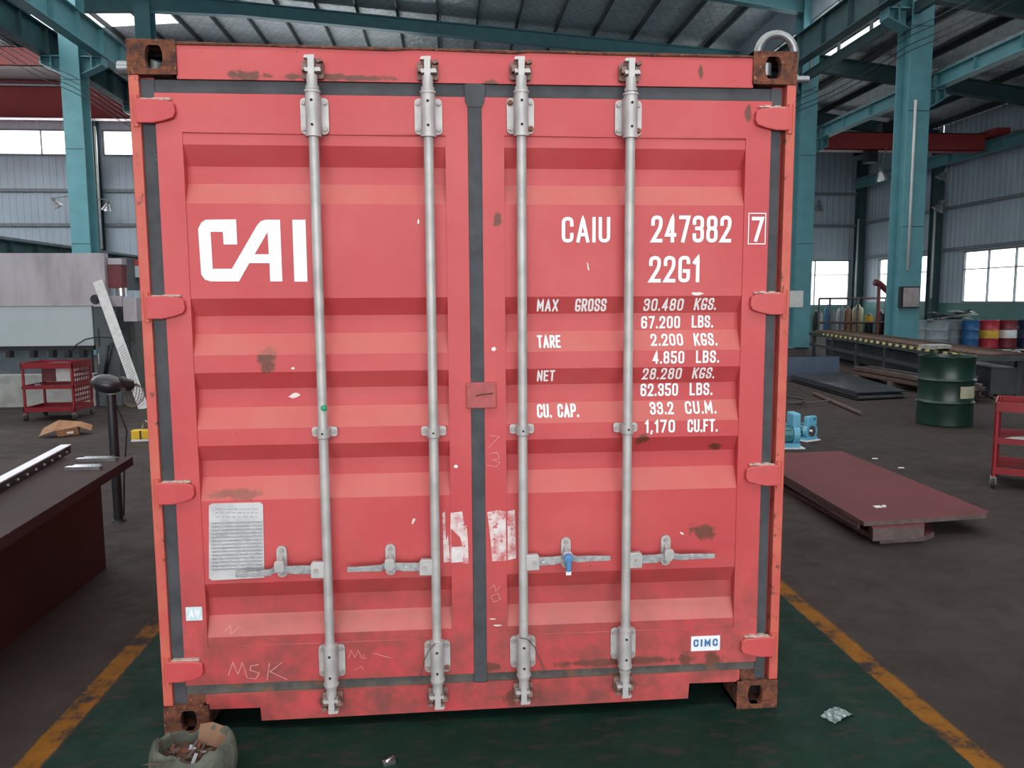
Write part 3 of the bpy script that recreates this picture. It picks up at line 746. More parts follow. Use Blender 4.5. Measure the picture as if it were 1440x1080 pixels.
for i in range(4):
    x = BX[i]
    top = zb['top'][i]; bot = zb['bot'][i]
    b = MB().cyl((x, BY, bot+.06), (x, BY, top-.06), BR, n=20).build('locking_bar', galv, con)
    b['label'] = 'pale galvanised locking bar ' + which[i]; bars.append(b)
    for key, sg in (('bt', 1), ('bb', -1)):
        z = zb[key][i]
        part('bearing', mk_bearing, 'bearing_bracket', [galv, hole_m], b, (x, BY, z))
        for bx in (-.038, .038):
            for bz in (-.046, .046):
                o = part('bolt', mk_bolt, 'bolt', bolt_m, b, (x+bx, BY+.036, z+bz))
                if (i, key, bx > 0, bz > 0) in ((2, 'bt', False, True), (2, 'bt', True, False), (3, 'bt', True, False), (1, 'bb', True, False)):
                    o.data = o.data.copy(); o.data.materials[0] = bolt_rust
    for z, sg in ((top, 1), (bot, -1)):
        zc = z-sg*.070
        if sg > 0: part('cam', mk_cam, 'cam', galv, b, (x, BY, zc)); part('keeper', mk_keeper, 'keeper', keeper_m, b, (x, BY, z))
        else: part('cam', mk_cam, 'cam', galv, b, (x, BY, zc), rot=(0, PI, 0)); part('keeper', mk_keeper, 'keeper', keeper_m, b, (x, BY, z), rot=(0, PI, 0))
    z = zb['mid'][i]
    part('guide', mk_guide, 'guide_bracket', [galv, hole_m], b, (x, BY, z))
    for bx in (-.036, .036): part('bolt', mk_bolt, 'bolt', bolt_m, b, (x+bx, BY+.034, z))
    # handle
    s = HAND[i]; hz = zb['hd'][i]
    tip = onY(*TIP[i], BY); cp = onY(CATCH[i], 790, BY).x
    MB().prism([(x-.004*s, hz+.030), (x+.055*s, hz+.032), (x+.062*s, hz+.022), (x+.062*s, hz-.030), (x-.004*s, hz-.032)][::s], BY-.012, BY+.012).build('handle_hub', galv, b, bevel=.003)
    MB().cyl((x+.042*s, BY-.012, hz), (x+.042*s, BY-.020, hz), .009, n=12).build('hub_rivet', bolt_m, b)
    L = abs(tip.x-x)
    dz = tip.z-hz
    pts = [(x+.045*s, hz), (x+.10*s, hz+.002), (x+.12*s, hz+.002), (cp-s*.02, hz+dz*.3+.004), (cp+s*.02, hz+dz*.3+.006), (x+s*(L*.62), hz+dz*.6), (x+s*(L*.72), hz+dz), (x+s*L, hz+dz)]
    ys = [0, 0, 0, .004, .004, -.004, -.012, -.014]; hw = [.016, .016, .016, .013, .012, .012, .011, .009]
    m = MB()
    for k in range(len(pts)-1):
        (xa, za), (xb_, zb_) = pts[k], pts[k+1]
        vs = []
        for (xx, zz, yy, hh) in ((xa, za, ys[k], hw[k]), (xb_, zb_, ys[k+1], hw[k+1])):
            vs += [(xx, BY+yy-.006, zz-hh), (xx, BY+yy+.006, zz-hh), (xx, BY+yy+.006, zz+hh), (xx, BY+yy-.006, zz+hh)]
        m.add(vs, [(0, 1, 5, 4), (1, 2, 6, 5), (2, 3, 7, 6), (3, 0, 4, 7)]+([(0, 3, 2, 1)] if k == 0 else [])+([(4, 5, 6, 7)] if k == len(pts)-2 else []))
    m.build('handle', galv_dirty, b, bevel=.002)
    # catch
    cz = onY(CATCH[i], (775+815)/2 if i == 0 else (772+812)/2 if i == 1 else (758+806)/2 if i == 2 else (756+801)/2, BY).z
    part('catch', lambda: MB().prism(rrect(.038, .122, .018, 6), .040, .050).box(-.014, .014, .0, .042, -.03, -.02).prism(rrect(.036, .042, .012), -.012, -.002)
         .cyl((0, -.002, 0), (0, .042, .022), .007, n=8), 'handle_catch', galv, b, (cp, BY, cz))
    for q in (-.045, .045): part('bolt', mk_bolt, 'bolt', bolt_m, b, (cp, BY+.040, cz+q))
    if i == 2:
        MB().lathe([(.0, .012), (.016, .012), (.018, .0), (.016, -.012), (0, -.012)], n=14, M_=Matrix.Rotation(PI/2, 4, 'X')).cyl((0, -.004, 0), (0, -.006, -.05), .013, .010).build('bolt_seal', seal_m, b).location = (cp, BY-.024, cz)
        MB().box(-.010, .010, -.03, -.028, -.066, -.035).build('seal_tag', sticker_m, b).location = (cp, BY, cz)
MB().lathe([(0, .012), (.010, .008), (.012, 0), (.010, -.008), (0, -.012)], n=10).build('paint_dab', green_mark, bars[0]).location = (BX[0]+.008, BY-.016, onY(459, 573, BY).z)
def wire(i, pts): MB().tube([onY(px, py, y) for px, py, y in pts], .0022, 5).build('tie_wire', wire_m, bars[i])
wire(1, [(612, 905, -.075), (603, 915, -.07), (596, 930, -.04), (591, 950, .0), (589, 962, .005)])
wire(2, [(730, 897, -.07), (742, 899, -.07), (752, 910, -.03), (760, 930, .0), (768, 948, .005)])
# ---- seal guard over the door joint
g0, g1 = onY(656, 538, -.004), onY(698, 574, -.004)
sg = MB().box(g0.x, g1.x, -.006, .010, g1.z, g0.z).build('seal_guard', seal_box_m, con, bevel=.004)
MB().box(g0.x+.062, g0.x+.066, -.008, -.005, g1.z+.01, g0.z-.006).box(g0.x, g0.x+.03, -.010, -.005, g0.z-.012, g0.z-.002).build('guard_rib', seal_box_m, sg)
MB().tube([(g0.x+.035, -.008, g1.z+.05), (g0.x+.06, -.008, g1.z+.055), (g0.x+.10, -.008, g1.z+.058)], .003, 5).build('rust_mark', rust_iron, sg)
# ---- shackles
def shackle(name, sx, bow):
    r = empty('lifting_shackle', (sx*CW, .09, 2.515), label='steel bow shackle hooked through the corner casting beside the lean-to column' if bow else 'steel shackle pin poking out of the corner casting beside the ridge columns', cat='shackle')
    L = .085 if bow else .062
    MB().cyl((sx*.001, 0, 0), (sx*L, 0, 0), .013 if bow else .025, n=14).build('pin', shackle_m, r)
    MB().cyl((sx*.002, 0, 0), (sx*.018, 0, 0), .028, n=16).cyl((sx*.026, 0, 0), (sx*.036, 0, 0), .020, n=16).build('nut', shackle_m, r)
    if bow:
        pts = [(.022, 0, -.01), (.026, 0, .05)]+[(-.046+.074*math.cos(t), 0, .092+.074*math.sin(t)) for t in [k*PI/12 for k in range(0, 12)]]+[(-.122, 0, .085), (-.115, 0, .072)]
        MB().tube(pts, .0155, 12).build('bow', shackle_m, r)
shackle('s', 1, True); shackle('s', -1, False)
MB().cyl((CW-.10, .06, 2.515), (CW-.10, .06, 2.56), .022, n=14).cyl((-CW+.08, .06, 2.50), (-CW+.09, .05, 2.53), .024, n=14).build('hook_tip', shackle_m, con)

# ---- stroke lettering that follows the corrugation
def arcs(pts, r, closed=False):
    out = []; k = len(pts)
    for i, p in enumerate(pts):
        rr = r[i] if isinstance(r, (list, tuple)) else r
        if (not closed and i in (0, k-1)) or rr <= 0: out.append(Vector(p)); continue
        p = Vector(p); a = Vector(pts[i-1])-p; b = Vector(pts[(i+1) % k])-p
        q = min(rr, a.length*.499, b.length*.499); A = p+a.normalized()*q; B = p+b.normalized()*q
        for j in range(6): t = j/5; out.append(A*(1-t)**2+p*2*t*(1-t)+B*t*t)
    return out
W = .44
GLY = {
 'C': (W, [([(W, .72), (W, 1), (0, 1), (0, 0), (W, 0), (W, .28)], .26, 0)]), 'A': (.50, [([(0, 0), (.25, 1), (.50, 0)], 0, 0), ([(.08, .28), (.42, .28)], 0, 0)]),
 'I': (0, [([(0, 0), (0, 1)], 0, 0)]), 'U': (W, [([(0, 1), (0, 0), (W, 0), (W, 1)], .26, 0)]),
 '2': (W, [([(0, .72), (0, 1), (W, 1), (W, .60), (0, 0), (W, 0)], [0, .26, .26, .22, 0, 0], 0)]), '4': (W, [([(.32, 0), (.32, 1), (0, .25), (W, .25)], 0, 0)]),
 '7': (W, [([(0, 1), (W, 1), (.14, 0)], 0, 0)]), '3': (W, [([(0, .76), (0, 1), (W, 1), (W, .53), (.14, .53)], [0, .24, .24, .2, 0], 0), ([(.14, .53), (W, .53), (W, 0), (0, 0), (0, .24)], [0, .2, .26, .24, 0], 0)]),
 '8': (W, [([(0, 0), (W, 0), (W, .53), (0, .53)], .22, 1), ([(.02, .53), (W-.02, .53), (W-.02, 1), (.02, 1)], .22, 1)]), 'G': (W, [([(W, .80), (W, 1), (0, 1), (0, 0), (W, 0), (W, .42), (.24, .42)], [0, .2, .26, .26, .2, 0, 0], 0)]),
 '1': (.2, [([(0, .80), (.17, 1), (.17, 0)], 0, 0)]), 'M': (.56, [([(0, 0), (0, 1), (.28, .3), (.56, 1), (.56, 0)], 0, 0)]), 'X': (.48, [([(0, 0), (.48, 1)], 0, 0), ([(0, 1), (.48, 0)], 0, 0)]),
 'R': (W, [([(0, 0), (0, 1), (W, 1), (W, .48), (0, .48)], [0, 0, .22, .22, 0], 0), ([(.2, .48), (W, 0)], 0, 0)]), 'O': (W, [([(0, 0), (W, 0), (W, 1), (0, 1)], .26, 1)]), '0': (W, [([(0, 0), (W, 0), (W, 1), (0, 1)], .26, 1)]),
 'S': (W, [([(W, .74), (W, 1), (0, 1), (0, .54), (W, .46), (W, 0), (0, 0), (0, .26)], [0, .24, .24, .22, .22, .24, .24, 0], 0)]), 'K': (W, [([(0, 0), (0, 1)], 0, 0), ([(W, 1), (0, .38)], 0, 0), ([(.16, .55), (W, 0)], 0, 0)]),
 'B': (W, [([(0, 0), (0, 1), (W-.02, 1), (W-.02, .53), (0, .53)], [0, 0, .2, .2, 0], 0), ([(0, .53), (W, .53), (W, 0), (0, 0)], [0, .2, .2, 0], 0)]), 'L': (.38, [([(0, 1), (0, 0), (.38, 0)], 0, 0)]),
 'T': (W, [([(0, 1), (W, 1)], 0, 0), ([(.22, 1), (.22, 0)], 0, 0)]), 'E': (.38, [([(.38, 1), (0, 1), (0, 0), (.38, 0)], 0, 0), ([(0, .53), (.32, .53)], 0, 0)]), 'N': (.46, [([(0, 0), (0, 1), (.46, 0), (.46, 1)], 0, 0)]),
 'P': (W, [([(0, 0), (0, 1), (W, 1), (W, .45), (0, .45)], [0, 0, .22, .22, 0], 0)]), 'F': (.38, [([(.38, 1), (0, 1), (0, 0)], 0, 0), ([(0, .53), (.30, .53)], 0, 0)]),
 '6': (W, [([(W, .80), (W, 1), (0, 1), (0, .3)], [0, .24, .26, 0], 0), ([(0, 0), (W, 0), (W, .56), (0, .56)], .22, 1)]), '5': (W, [([(W, 1), (.02, 1), (.02, .56), (W, .60), (W, 0), (0, 0), (0, .2)], [0, 0, .05, .24, .26, .24, 0], 0)]),
 'V': (.46, [([(0, 1), (.23, 0), (.46, 1)], 0, 0)]), '.': (0, [([(0, 0), (0, .05)], 0, 0)]), ',': (.02, [([(.03, .05), (-.03, -.14)], 0, 0)]), ' ': (.3, []),
}
def ribbon(mb, pts, th, closed, yfun, off):
    P = [Vector((p[0], p[1])) for p in pts]
    # resample
    Q = []
    k = len(P)
    for i in range(k if closed else k-1):
        a, b = P[i], P[(i+1) % k]; n = max(1, int((b-a).length/.006))
        for j in range(n): Q.append(a+(b-a)*(j/n))
    if not closed: Q.append(P[-1])
    k = len(Q); vs = []
    if k < 2: return
    for i in range(k):
        if closed: d0 = Q[i]-Q[i-1]; d1 = Q[(i+1) % k]-Q[i]
        else: d0 = Q[i]-Q[i-1] if i else Q[1]-Q[0]; d1 = Q[i+1]-Q[i] if i < k-1 else d0
        d0 = d0.normalized() if d0.length > 1e-9 else d1.normalized(); d1 = d1.normalized() if d1.length > 1e-9 else d0
        n0 = Vector((-d0.y, d0.x)); n1 = Vector((-d1.y, d1.x)); mt = n0+n1
        mt = n0 if mt.length < .2 else mt.normalized(); sc = th/2/max(.45, mt.dot(n0))
        e = Q[i].copy()
        for s_ in (1, 0, -1):
            c = e+mt*sc*s_; vs.append((c.x, yfun(c.y, c.x)-off-.0003*i/k, c.y))
    fs = []
    for i in range(k if closed else k-1):
        j = (i+1) % k
        fs += [(3*i, 3*i+1, 3*j+1, 3*j), (3*i+1, 3*i+2, 3*j+2, 3*j+1)]
    mb.add(vs, fs)
def text_mesh(s, box, tratio=.145, gap=.2, yfun=surf, off=.0015, pl=.012, jitter=0):
    a = onY(box[0], box[1], pl); b = onY(box[2], box[3], pl); wid, hei = b.x-a.x, a.z-b.z
    th = tratio*hei
    tot = 0; pos = []
    for c in s: pos.append(tot); tot += GLY[c][0]+gap+tratio
    tot -= gap+tratio
    kx = (wid-th)/max(tot, .01); kz = hei-th
    mb = MB(); ns = 0; off0 = off
    for c, p in zip(s, pos):
        for pts, r, cl in GLY[c][1]:
            off = off0+.00035*(ns % 3); ns += 1
            q = [(a.x+th/2+(p+u)*kx, b.z+th/2+v*kz) for u, v in pts]
            rr = [x_*min(kx, kz) for x_ in r] if isinstance(r, list) else r*min(kx, kz)
            # butt-extend open ends by half a stroke so that corners are full height
            if not cl:
                v0, v1 = Vector(q[0]), Vector(q[1]); q[0] = tuple(v0+(v0-v1).normalized()*th/2)
                v0, v1 = Vector(q[-1]), Vector(q[-2]); q[-1] = tuple(v0+(v0-v1).normalized()*th/2)
            ribbon(mb, arcs(q, rr, bool(cl)), th, bool(cl), yfun, off)
    return mb
TX = [('CAIU', (790, 305, 858, 341), .135), ('247382', (916, 303, 1028, 341), .135), ('22G1', (913, 360, 984, 397), .135),
      ('MAX', (756, 421, 786, 438), .15), ('GROSS', (810, 420, 854, 438), .15), ('30.480', (907, 420, 963, 437), .15), ('KGS.', (979, 419, 1010, 436), .15),
      ('67.200', (905, 445, 960, 462), .15), ('LBS.', (977, 444, 1007, 461), .15), ('TARE', (756, 472, 789, 489), .15), ('2.200', (917, 470, 962, 486), .15), ('KGS.', (978, 469, 1010, 486), .15),
      ('4.850', (918, 494, 962, 511), .15), ('LBS.', (979, 493, 1011, 510), .15), ('NET', (756, 521, 781, 537), .15), ('28.280', (905, 518, 960, 534), .15), ('KGS.', (976, 517, 1007, 533), .15),
      ('62.350', (904, 541, 957, 558), .15), ('LBS.', (974, 540, 1006, 557), .15), ('CU. CAP.', (756, 570, 815, 587), .15), ('33.2', (916, 567, 949, 583), .15), ('CU.M.', (966, 566, 1009, 582), .15),
      ('1,170', (907, 591, 949, 608), .15), ('CU.FT.', (967, 590, 1009, 607), .15)]
for s_, bx, tr in TX: text_mesh(s_, bx, tr).build('lettering', white_ink, DR)['label'] = 'white stencilled text ' + s_
text_mesh('7', (1057, 305, 1073, 340), .14, yfun=lambda z, x: .010).build('lettering', white_ink, DR)
a, b = onY(1053, 300, .01), onY(1075.5, 343, .01)
m = MB(); ribbon(m, [(a.x, a.z), (b.x, a.z), (b.x, b.z), (a.x, b.z)], .0032, True, lambda z, x: .010, .0015); m.build('check_digit_box', white_ink, DR)
def decal(name, polys, mat, parent, yfun=None, off=.0016, pl=.012):
    mb = MB()
    for poly in polys:
        holes = None
        if isinstance(poly, tuple): poly, holes = poly
        rings = [[onY(px, py, pl) for px, py in poly]]+([[onY(px, py, pl) for px, py in holes]] if holes else [])
        flatv = [v for r in rings for v in r]
        tri = tessellate_polygon([[Vector((v.x, v.z, 0)) for v in r] for r in rings])
        mb.add([(v.x, (yfun or surf)(v.z, v.x)-off, v.z) for v in flatv], [tuple(t) for t in tri])
    return mb.build(name, mat, parent)
# logo
def rc(pts): return pts
Cc = [(283, 313), (289, 309), (332, 308.5), (333.5, 343.7), (314.5, 343.7), (313.3, 326), (296, 326), (299, 378), (326, 378), (362, 316), (367, 311), (373, 309), (393.7, 309), (397, 395.7), (380, 395.7), (379, 370), (350.5, 370), (336, 395.7), (296, 395.7), (288, 393), (283, 386), (278.5, 322)]
hole = [(376.3, 326), (378, 357.5), (358, 357.5)]
decal('logo_lettering', [(Cc, hole), [(411, 309), (429.5, 309), (432.3, 396), (414, 396)]], white_ink, DL)
# data plate
pa = [(294, 711), (298, 708), (366, 706.5), (370, 710), (372, 812), (298, 816), (294, 813)]
v = [onY(px, py, .012) for px, py in pa]
dp = MB().prism([(q.x, q.z) for q in v], YO-.004, YO).build('data_plate', plate_m, DL)
m = MB()
def seg(mb, px0, py, px1, h, y): a, b = onY(px0, py-h/2, y), onY(px1, py+h/2, y); mb.add([(a.x, y, a.z), (b.x, y, a.z), (b.x, y, b.z), (a.x, y, b.z)], [(0, 1, 2, 3)])
for py in (716, 721, 727): 
    x_ = 303
    while x_ < 360: l_ = random.uniform(3, 9); seg(m, x_, py, min(x_+l_, 362), 1.1, YO-.0047); x_ += l_+2
for k in range(14):
    py = 735+k*5.0; seg(m, 297, py, 369, .25, YO-.0047); 
    for x0, x1 in ((299, 318), (331, 366)):
        x_ = x0
        while x_ < x1-2: l_ = random.uniform(2, 7); seg(m, x_, py+2.4, min(x_+l_, x1), .6, YO-.0047); x_ += l_+random.uniform(2, 12)
m.build('plate_engraving', ink_m, dp)
text_mesh('CIMC', (304, 749, 320, 755), .2, yfun=lambda z, x: YO-.004, off=.001).build('plate_lettering', ink_m, dp)
# stickers
def sticker(px0, py0, px1, py1, mat, name, pl=.010):
    a, b = onY(px0, py0, pl), onY(px1, py1, pl)
    return MB().box(a.x, b.x, pl-.0015, pl, b.z, a.z).build(name, mat, DR if px0 > 600 else DL)
s1 = sticker(972, 895, 1012, 914, sticker_m, 'maker_sticker')
text_mesh('CIMC', (975, 899, 1009, 908), .24, .25, yfun=lambda z, x: .0085, off=.0008, pl=.010).build('sticker_lettering', blue_ink, s1)
s2 = sticker(261, 854, 285, 872, av_m, 'torn_sticker')
text_mesh('AV', (265, 857, 282, 868), .2, yfun=lambda z, x: .0085, off=.0008, pl=.010).build('sticker_lettering', sticker_m, s2)
# chalk
def scribble(lines, th=.003, D=DL):
    mb = MB()
    for ln in lines: ribbon(mb, [(p.x, p.z) for p in (onY(px, py, .012) for px, py in ln)], th, False, surf, .0012)
    mb.build('chalk_mark', chalk, D)
scribble([[(321, 950), (328, 931), (335, 948), (341, 931), (348, 953)], [(364, 934), (353, 936), (352, 942), (365, 946), (360, 954), (349, 953)], [(379, 932), (376, 956)], [(397, 931), (380, 944), (404, 955)]])
scribble([[(490, 925), (494, 914), (499, 924), (504, 914), (509, 926)], [(512, 920), (510, 925), (516, 925)], [(525, 918), (550, 925)]], .002)
scribble([[(498, 942), (508, 937), (512, 941)], [(315, 890), (322, 882), (324, 893), (335, 884)]], .002)
scribble([[(688, 612), (702, 614), (686, 630)], [(688, 638), (699, 636), (702, 645), (692, 646), (703, 650), (698, 656), (685, 654)]], .0022, DR)
scribble([[(688, 828), (695, 822), (697, 832), (703, 824)], [(690, 838), (700, 834), (704, 842), (695, 846), (690, 840)]], .002, DR)
# paint splashes
def chip(px, py, w_, h_, D, ang=0):
    pts = []
    for k in range(11):
        t = 2*PI*k/11; r = random.uniform(.6, 1.1); u, v_ = w_/2*r*math.cos(t), h_/2*r*math.sin(t)
        pts.append((px+u*math.cos(ang)-v_*math.sin(ang), py+u*math.sin(ang)+v_*math.cos(ang)))
    decal('paint_splash', [pts], white_chip, D)
chip(411, 558, 18, 7, DL, -.3); chip(581, 733, 4, 11, DL, .5); chip(641, 656, 6, 6, DL); chip(694, 491, 8, 8, DR); chip(959, 750, 7, 3, DR, .5); chip(412, 518, 6, 4, DL); chip(700, 879, 14, 2.5, DR); chip(693, 870, 10, 2, DR); chip(588, 312, 3, 9, DL); chip(827, 375, 2, 15, DR, -.2); chip(980, 413, 20, 6, DR)
# tape remains
def tape(poly, mat, D): decal('tape_residue', [poly], mat, D, off=.0012)
tape([(622, 722), (626, 719), (627, 760), (630, 752), (633, 790), (624, 791)], tape_m, DL)
tape([(633.5, 721), (650, 719), (653, 740), (656, 738), (658, 760), (659, 792), (633.5, 792)], tape_m, DL)
tape([(635, 769), (652, 768), (651, 790), (635, 791)], tape_w, DL)
tape([(685, 720), (700, 717), (711, 719), (712, 788), (692, 789), (690, 760)], tape_m, DR)
tape([(713.5, 719), (724, 717), (726, 785), (714, 788)], tape_m, DR)
# ================================================================== THINGS BEHIND AND BESIDE THE CONTAINER
# ---- brown bench with a straight edge and two blocks on it
BT = .70
c1 = onZ(187, 642, BT); c0 = onZ(0, 757, BT)
bx1, by1 = c1.x, c1.y
be = empty('work_bench', (bx1-.36, by1-1.3, 0), label='dark brown steel work bench with a maroon side panel', cat='bench')
dxn = (c0.x-c1.x)/(c0.y-c1.y)
def bp(x, y): return x-(bx1-.36), y-(by1-1.3)
top = [(bx1, by1), (bx1+dxn*-2.6, by1-2.6), (bx1-.72, by1-2.6), (bx1-.72, by1)]
MB().flat([bp(*q) for q in top], BT-.055, BT).build('bench_top', bench_m, be, bevel=.004)
X0 = onZ(148, 800).x
MB().box(*[q-(bx1-.36) for q in (X0-.05, X0)], *[q-(by1-1.3) for q in (by1-2.5, by1-.06)], 0, BT-.055).build('side_panel', bench_side, be)
MB().box(-.34, -.28, -1.25, 1.25, 0, BT-.055).build('side_panel', bench_side, be)
MB().box(-.28, X0-.05-(bx1-.36), 1.12, 1.16, 0, BT-.055).build('end_panel', bench_side, be)
a = onZ(100, 637, BT); b = onZ(0, 694, BT)
r = empty('straight_edge', (a.x, a.y, BT), math.atan2(-(b.x-a.x), -(a.y-b.y))*-1 if False else 0, label='long black straight edge with bright sheen painted on top lying on the bench', cat='tool')
d = Vector((b.x-a.x, b.y-a.y, 0)); Ld = d.length; d.normalize(); r.rotation_euler = (0, 0, math.atan2(d.y, d.x))
MB().box(0, 1.5, -.055, 0, 0, .05).build('body', black_m, r); MB().box(-.002, 1.5, -.057, .002, .05, .057).build('sheen_face', M('steel_painted_sheen', (.78, .79, .82), (.70, .71, .74), .35, .2), r)  # top painted near white to carry its reflection of the light
for k in range(11): MB().cyl((.08+k*.13, 0, .02), (.08+k*.13, .006, .02), .008, n=10).build('screw', bolt_m, r)
for (px0, py0, px1, lab, dz) in ((91, 662, 140, 'short flat steel block on the bench beside the straight edge', .02), (106, 650, 162, 'flat steel parallel lying at the far end of the bench', .02)):
    a, b = onZ(px0, py0, BT), onZ(px1, py0-1, BT); L = b.x-a.x
    o = MB().box(0, L, 0, .045, 0, dz).box(.01, L*.8, .055, .11, 0, dz*.7).build('steel_block', [chrome]) ; o.location = (a.x, a.y, BT); tag(o, lab, 'metal block')
# ---- pedestal fan
p = onZ(167, 733)
fan = empty('pedestal_fan', (p.x, p.y, 0), label='black pedestal fan on a round pole behind the bench', cat='fan')
MB().lathe([(0, .015), (.05, .015), (.055, 0), (0, 0)], n=24).build('base', black_m, fan)
MB().cyl((0, 0, .01), (0, 0, .98), .034, n=14).build('pole', black_m, fan)
Mh = T(-.012, -.02, 1.06) @ Matrix.Rotation(.22, 4, 'Y')
ell = [(.112*math.sin(t), -.112*math.cos(t)) for t in [k*PI/12 for k in range(13)]]
MB().lathe(ell, n=24, M_=Mh @ Matrix.Diagonal((1.05, .9, .62, 1))).build('shroud', black_m, fan)
MB().lathe([(.108, -.012), (.118, -.008), (.118, .008), (.108, .012)], n=24, M_=Mh @ Matrix.Rotation(1.2, 4, 'Y') @ Matrix.Diagonal((.6, .85, 1, 1))).build('shroud_rim', black_m, fan)
for (q, r_) in (((-.07, -.085, 1.055), .012), ((-.035, -.095, 1.062), .016)): MB().cyl(q, (q[0]-.003, q[1]-.012, q[2]), r_, n=10).build('stud', chrome, fan)
MB().cyl((.07, 0, 1.06), (.13, .06, 1.04), .055, .045, n=16).build('motor', black_m, fan)
m = MB()
for k in range(9):
    t = k*PI/9; m.tube([Vector((.15+.075*math.cos(t)*math.cos(q), .05+.05*math.sin(q), .955+.075*math.sin(q)+.02*math.sin(t))) for q in [j*2*PI/12 for j in range(12)]], .003, 4, closed=True)
m.build('wire_guard', wire_m, fan)
MB().cyl((.10, -.03, 1.02), (.11, -.045, 1.015), .018, n=10).build('knob', chrome, fan)
MB().tube([(.035, 0, .9), (.10, 0, .7), (.06, 0, .35), (.0, .1, .02), (-.12, .2, .012)], .006, 6).build('cord', black_m, fan)
# ---- bending press
PY = 10.0
pr = empty('bending_press', (-7.5, PY, 0), label='big sheet metal bending press with stained steel beam and pale ram', cat='machine')
def pb(name, px0, py0, px1, py1, mat, y0=0., y1=.3, bev=0, xmin=None):
    a, b = onY(px0, py0, PY+y0), onY(px1, py1, PY+y0); x0 = (a.x if xmin is None else xmin)+7.5; zl = 0 if py1 > 570 else b.z
    return MB().box(x0, b.x+7.5, y0, y1, zl, a.z).build(name, mat, pr, bevel=bev)
pb('upper_beam', 0, 356, 150, 430, press_plate, 0, .16, .005, xmin=-9.6)
pb('ram', 0, 430, 132, 486, press_paint, .02, .22, .005, xmin=-9.6)
pb('tool_holder', 0, 486, 132, 492, black_m, .06, .16, xmin=-9.6)
for px in (10, 44, 71, 93, 114): pb('tool_clamp', px-3, 491, px+4, 503, black_m, .05, .18)
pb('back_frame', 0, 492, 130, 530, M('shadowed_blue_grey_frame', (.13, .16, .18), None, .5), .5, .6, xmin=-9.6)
pb('bed', 0, 528, 135, 572, M('pale_bed_plate', (.33, .33, .31), None, .5), .04, .3, xmin=-9.6)
pb('side_frame', 131, 430, 172, 574, press_dark, .03, 1.4)
pb('side_frame', 172, 452, 196, 574, M('grey_green_cover', (.12, .13, .12), None, .5), .5, 1.4)
pb('slot', 137, 461, 141, 488, black_m, .025, .05); pb('slot', 176, 462, 180, 488, black_m, .49, .52)
pb('cylinder', 151, 373, 172, 405, maroon, .1, .5); pb('cylinder_cap', 151, 363, 171, 372, press_plate, .1, .5); pb('tank', 172, 362, 181, 408, press_dark, .3, .8)
pb('red_cover', 181, 365, 197, 374, crane_red, .6, .9); pb('green_cover', 181, 374, 197, 390, press_paint, .6, .9)
a = onY(171, 411, PY+.2); MB().cyl((a.x+7.5, .2, a.z-.07), (a.x+7.5, .2, a.z+.07), .09, n=20).build('piston_rod', chrome, pr)
pb('valve_box', 172, 419, 193, 452, press_plate, .0, .4, .004); pb('lug', 130, 416, 172, 431, press_plate, -.01, .1)
a = onY(134, 421, PY-.02); MB().cyl((a.x+7.5, -.03, a.z), (a.x+7.5, .02, a.z), .075, n=20).cyl((a.x+7.5, -.045, a.z), (a.x+7.5, -.02, a.z), .045, n=20).build('pivot_pin', black_m, pr)
pts = [onY(px, py, PY-.05)+Vector((7.5, -PY, 0)) for px, py in ((97, 498), (107, 485), (120, 477), (135, 474), (165, 475), (190, 485), (200, 510))]
MB().tube(pts, .01, 6).build('hose', black_m, pr)
for (p0, p1) in (((157, 482), (149, 528)), ((152, 485), (147, 528))): MB().tube([onY(*p0, PY-.02)+Vector((7.5, -PY, 0)), onY(*p1, PY-.02)+Vector((7.5, -PY, 0))], .02, 6).build('strut', black_m, pr)
pb('scale_strip', 138, 497, 139.5, 512, sticker_m, .02, .05)
# ---- slotted strip leaning on the press
b0 = onZ(202, 575); t0 = onY(137, 395, PY-.12)
st = empty('slotted_strip', b0, label='white slotted steel strip leaning against the bending press', cat='metal strip')
dv = t0-b0; n1 = Vector((1, 0, 0)); dn = dv.normalized(); sd = (n1-dn*n1.dot(dn)).normalized(); nn = dn.cross(sd)
m = MB(); hw = .075
def sb(m, s0, s1, w0, w1, t0_, t1_): m.add([dv*s+sd*w_+nn*t for t in (t0_, t1_) for s in (s0, s1) for w_ in (w0, w1)], [(0, 1, 3, 2), (4, 6, 7, 5), (0, 4, 5, 1), (2, 3, 7, 6), (0, 2, 6, 4), (1, 5, 7, 3)])
sb(m, 0, 1, -hw, hw, 0, .012); m.build('strip', paper, st)
m = MB()
for k in range(26):
    s = .02+k*.018; e = dv*s-sd*hw*.7; f = dv*(s+.02)+sd*hw*.7; q = dv*.004
    for side in (-.002, .014): m.add([e+nn*side, e+q+nn*side, f+q+nn*side, f+nn*side], [(0, 1, 2, 3)])
m.build('slots', M('grey_slot', (.2, .2, .21), None, .6), st)
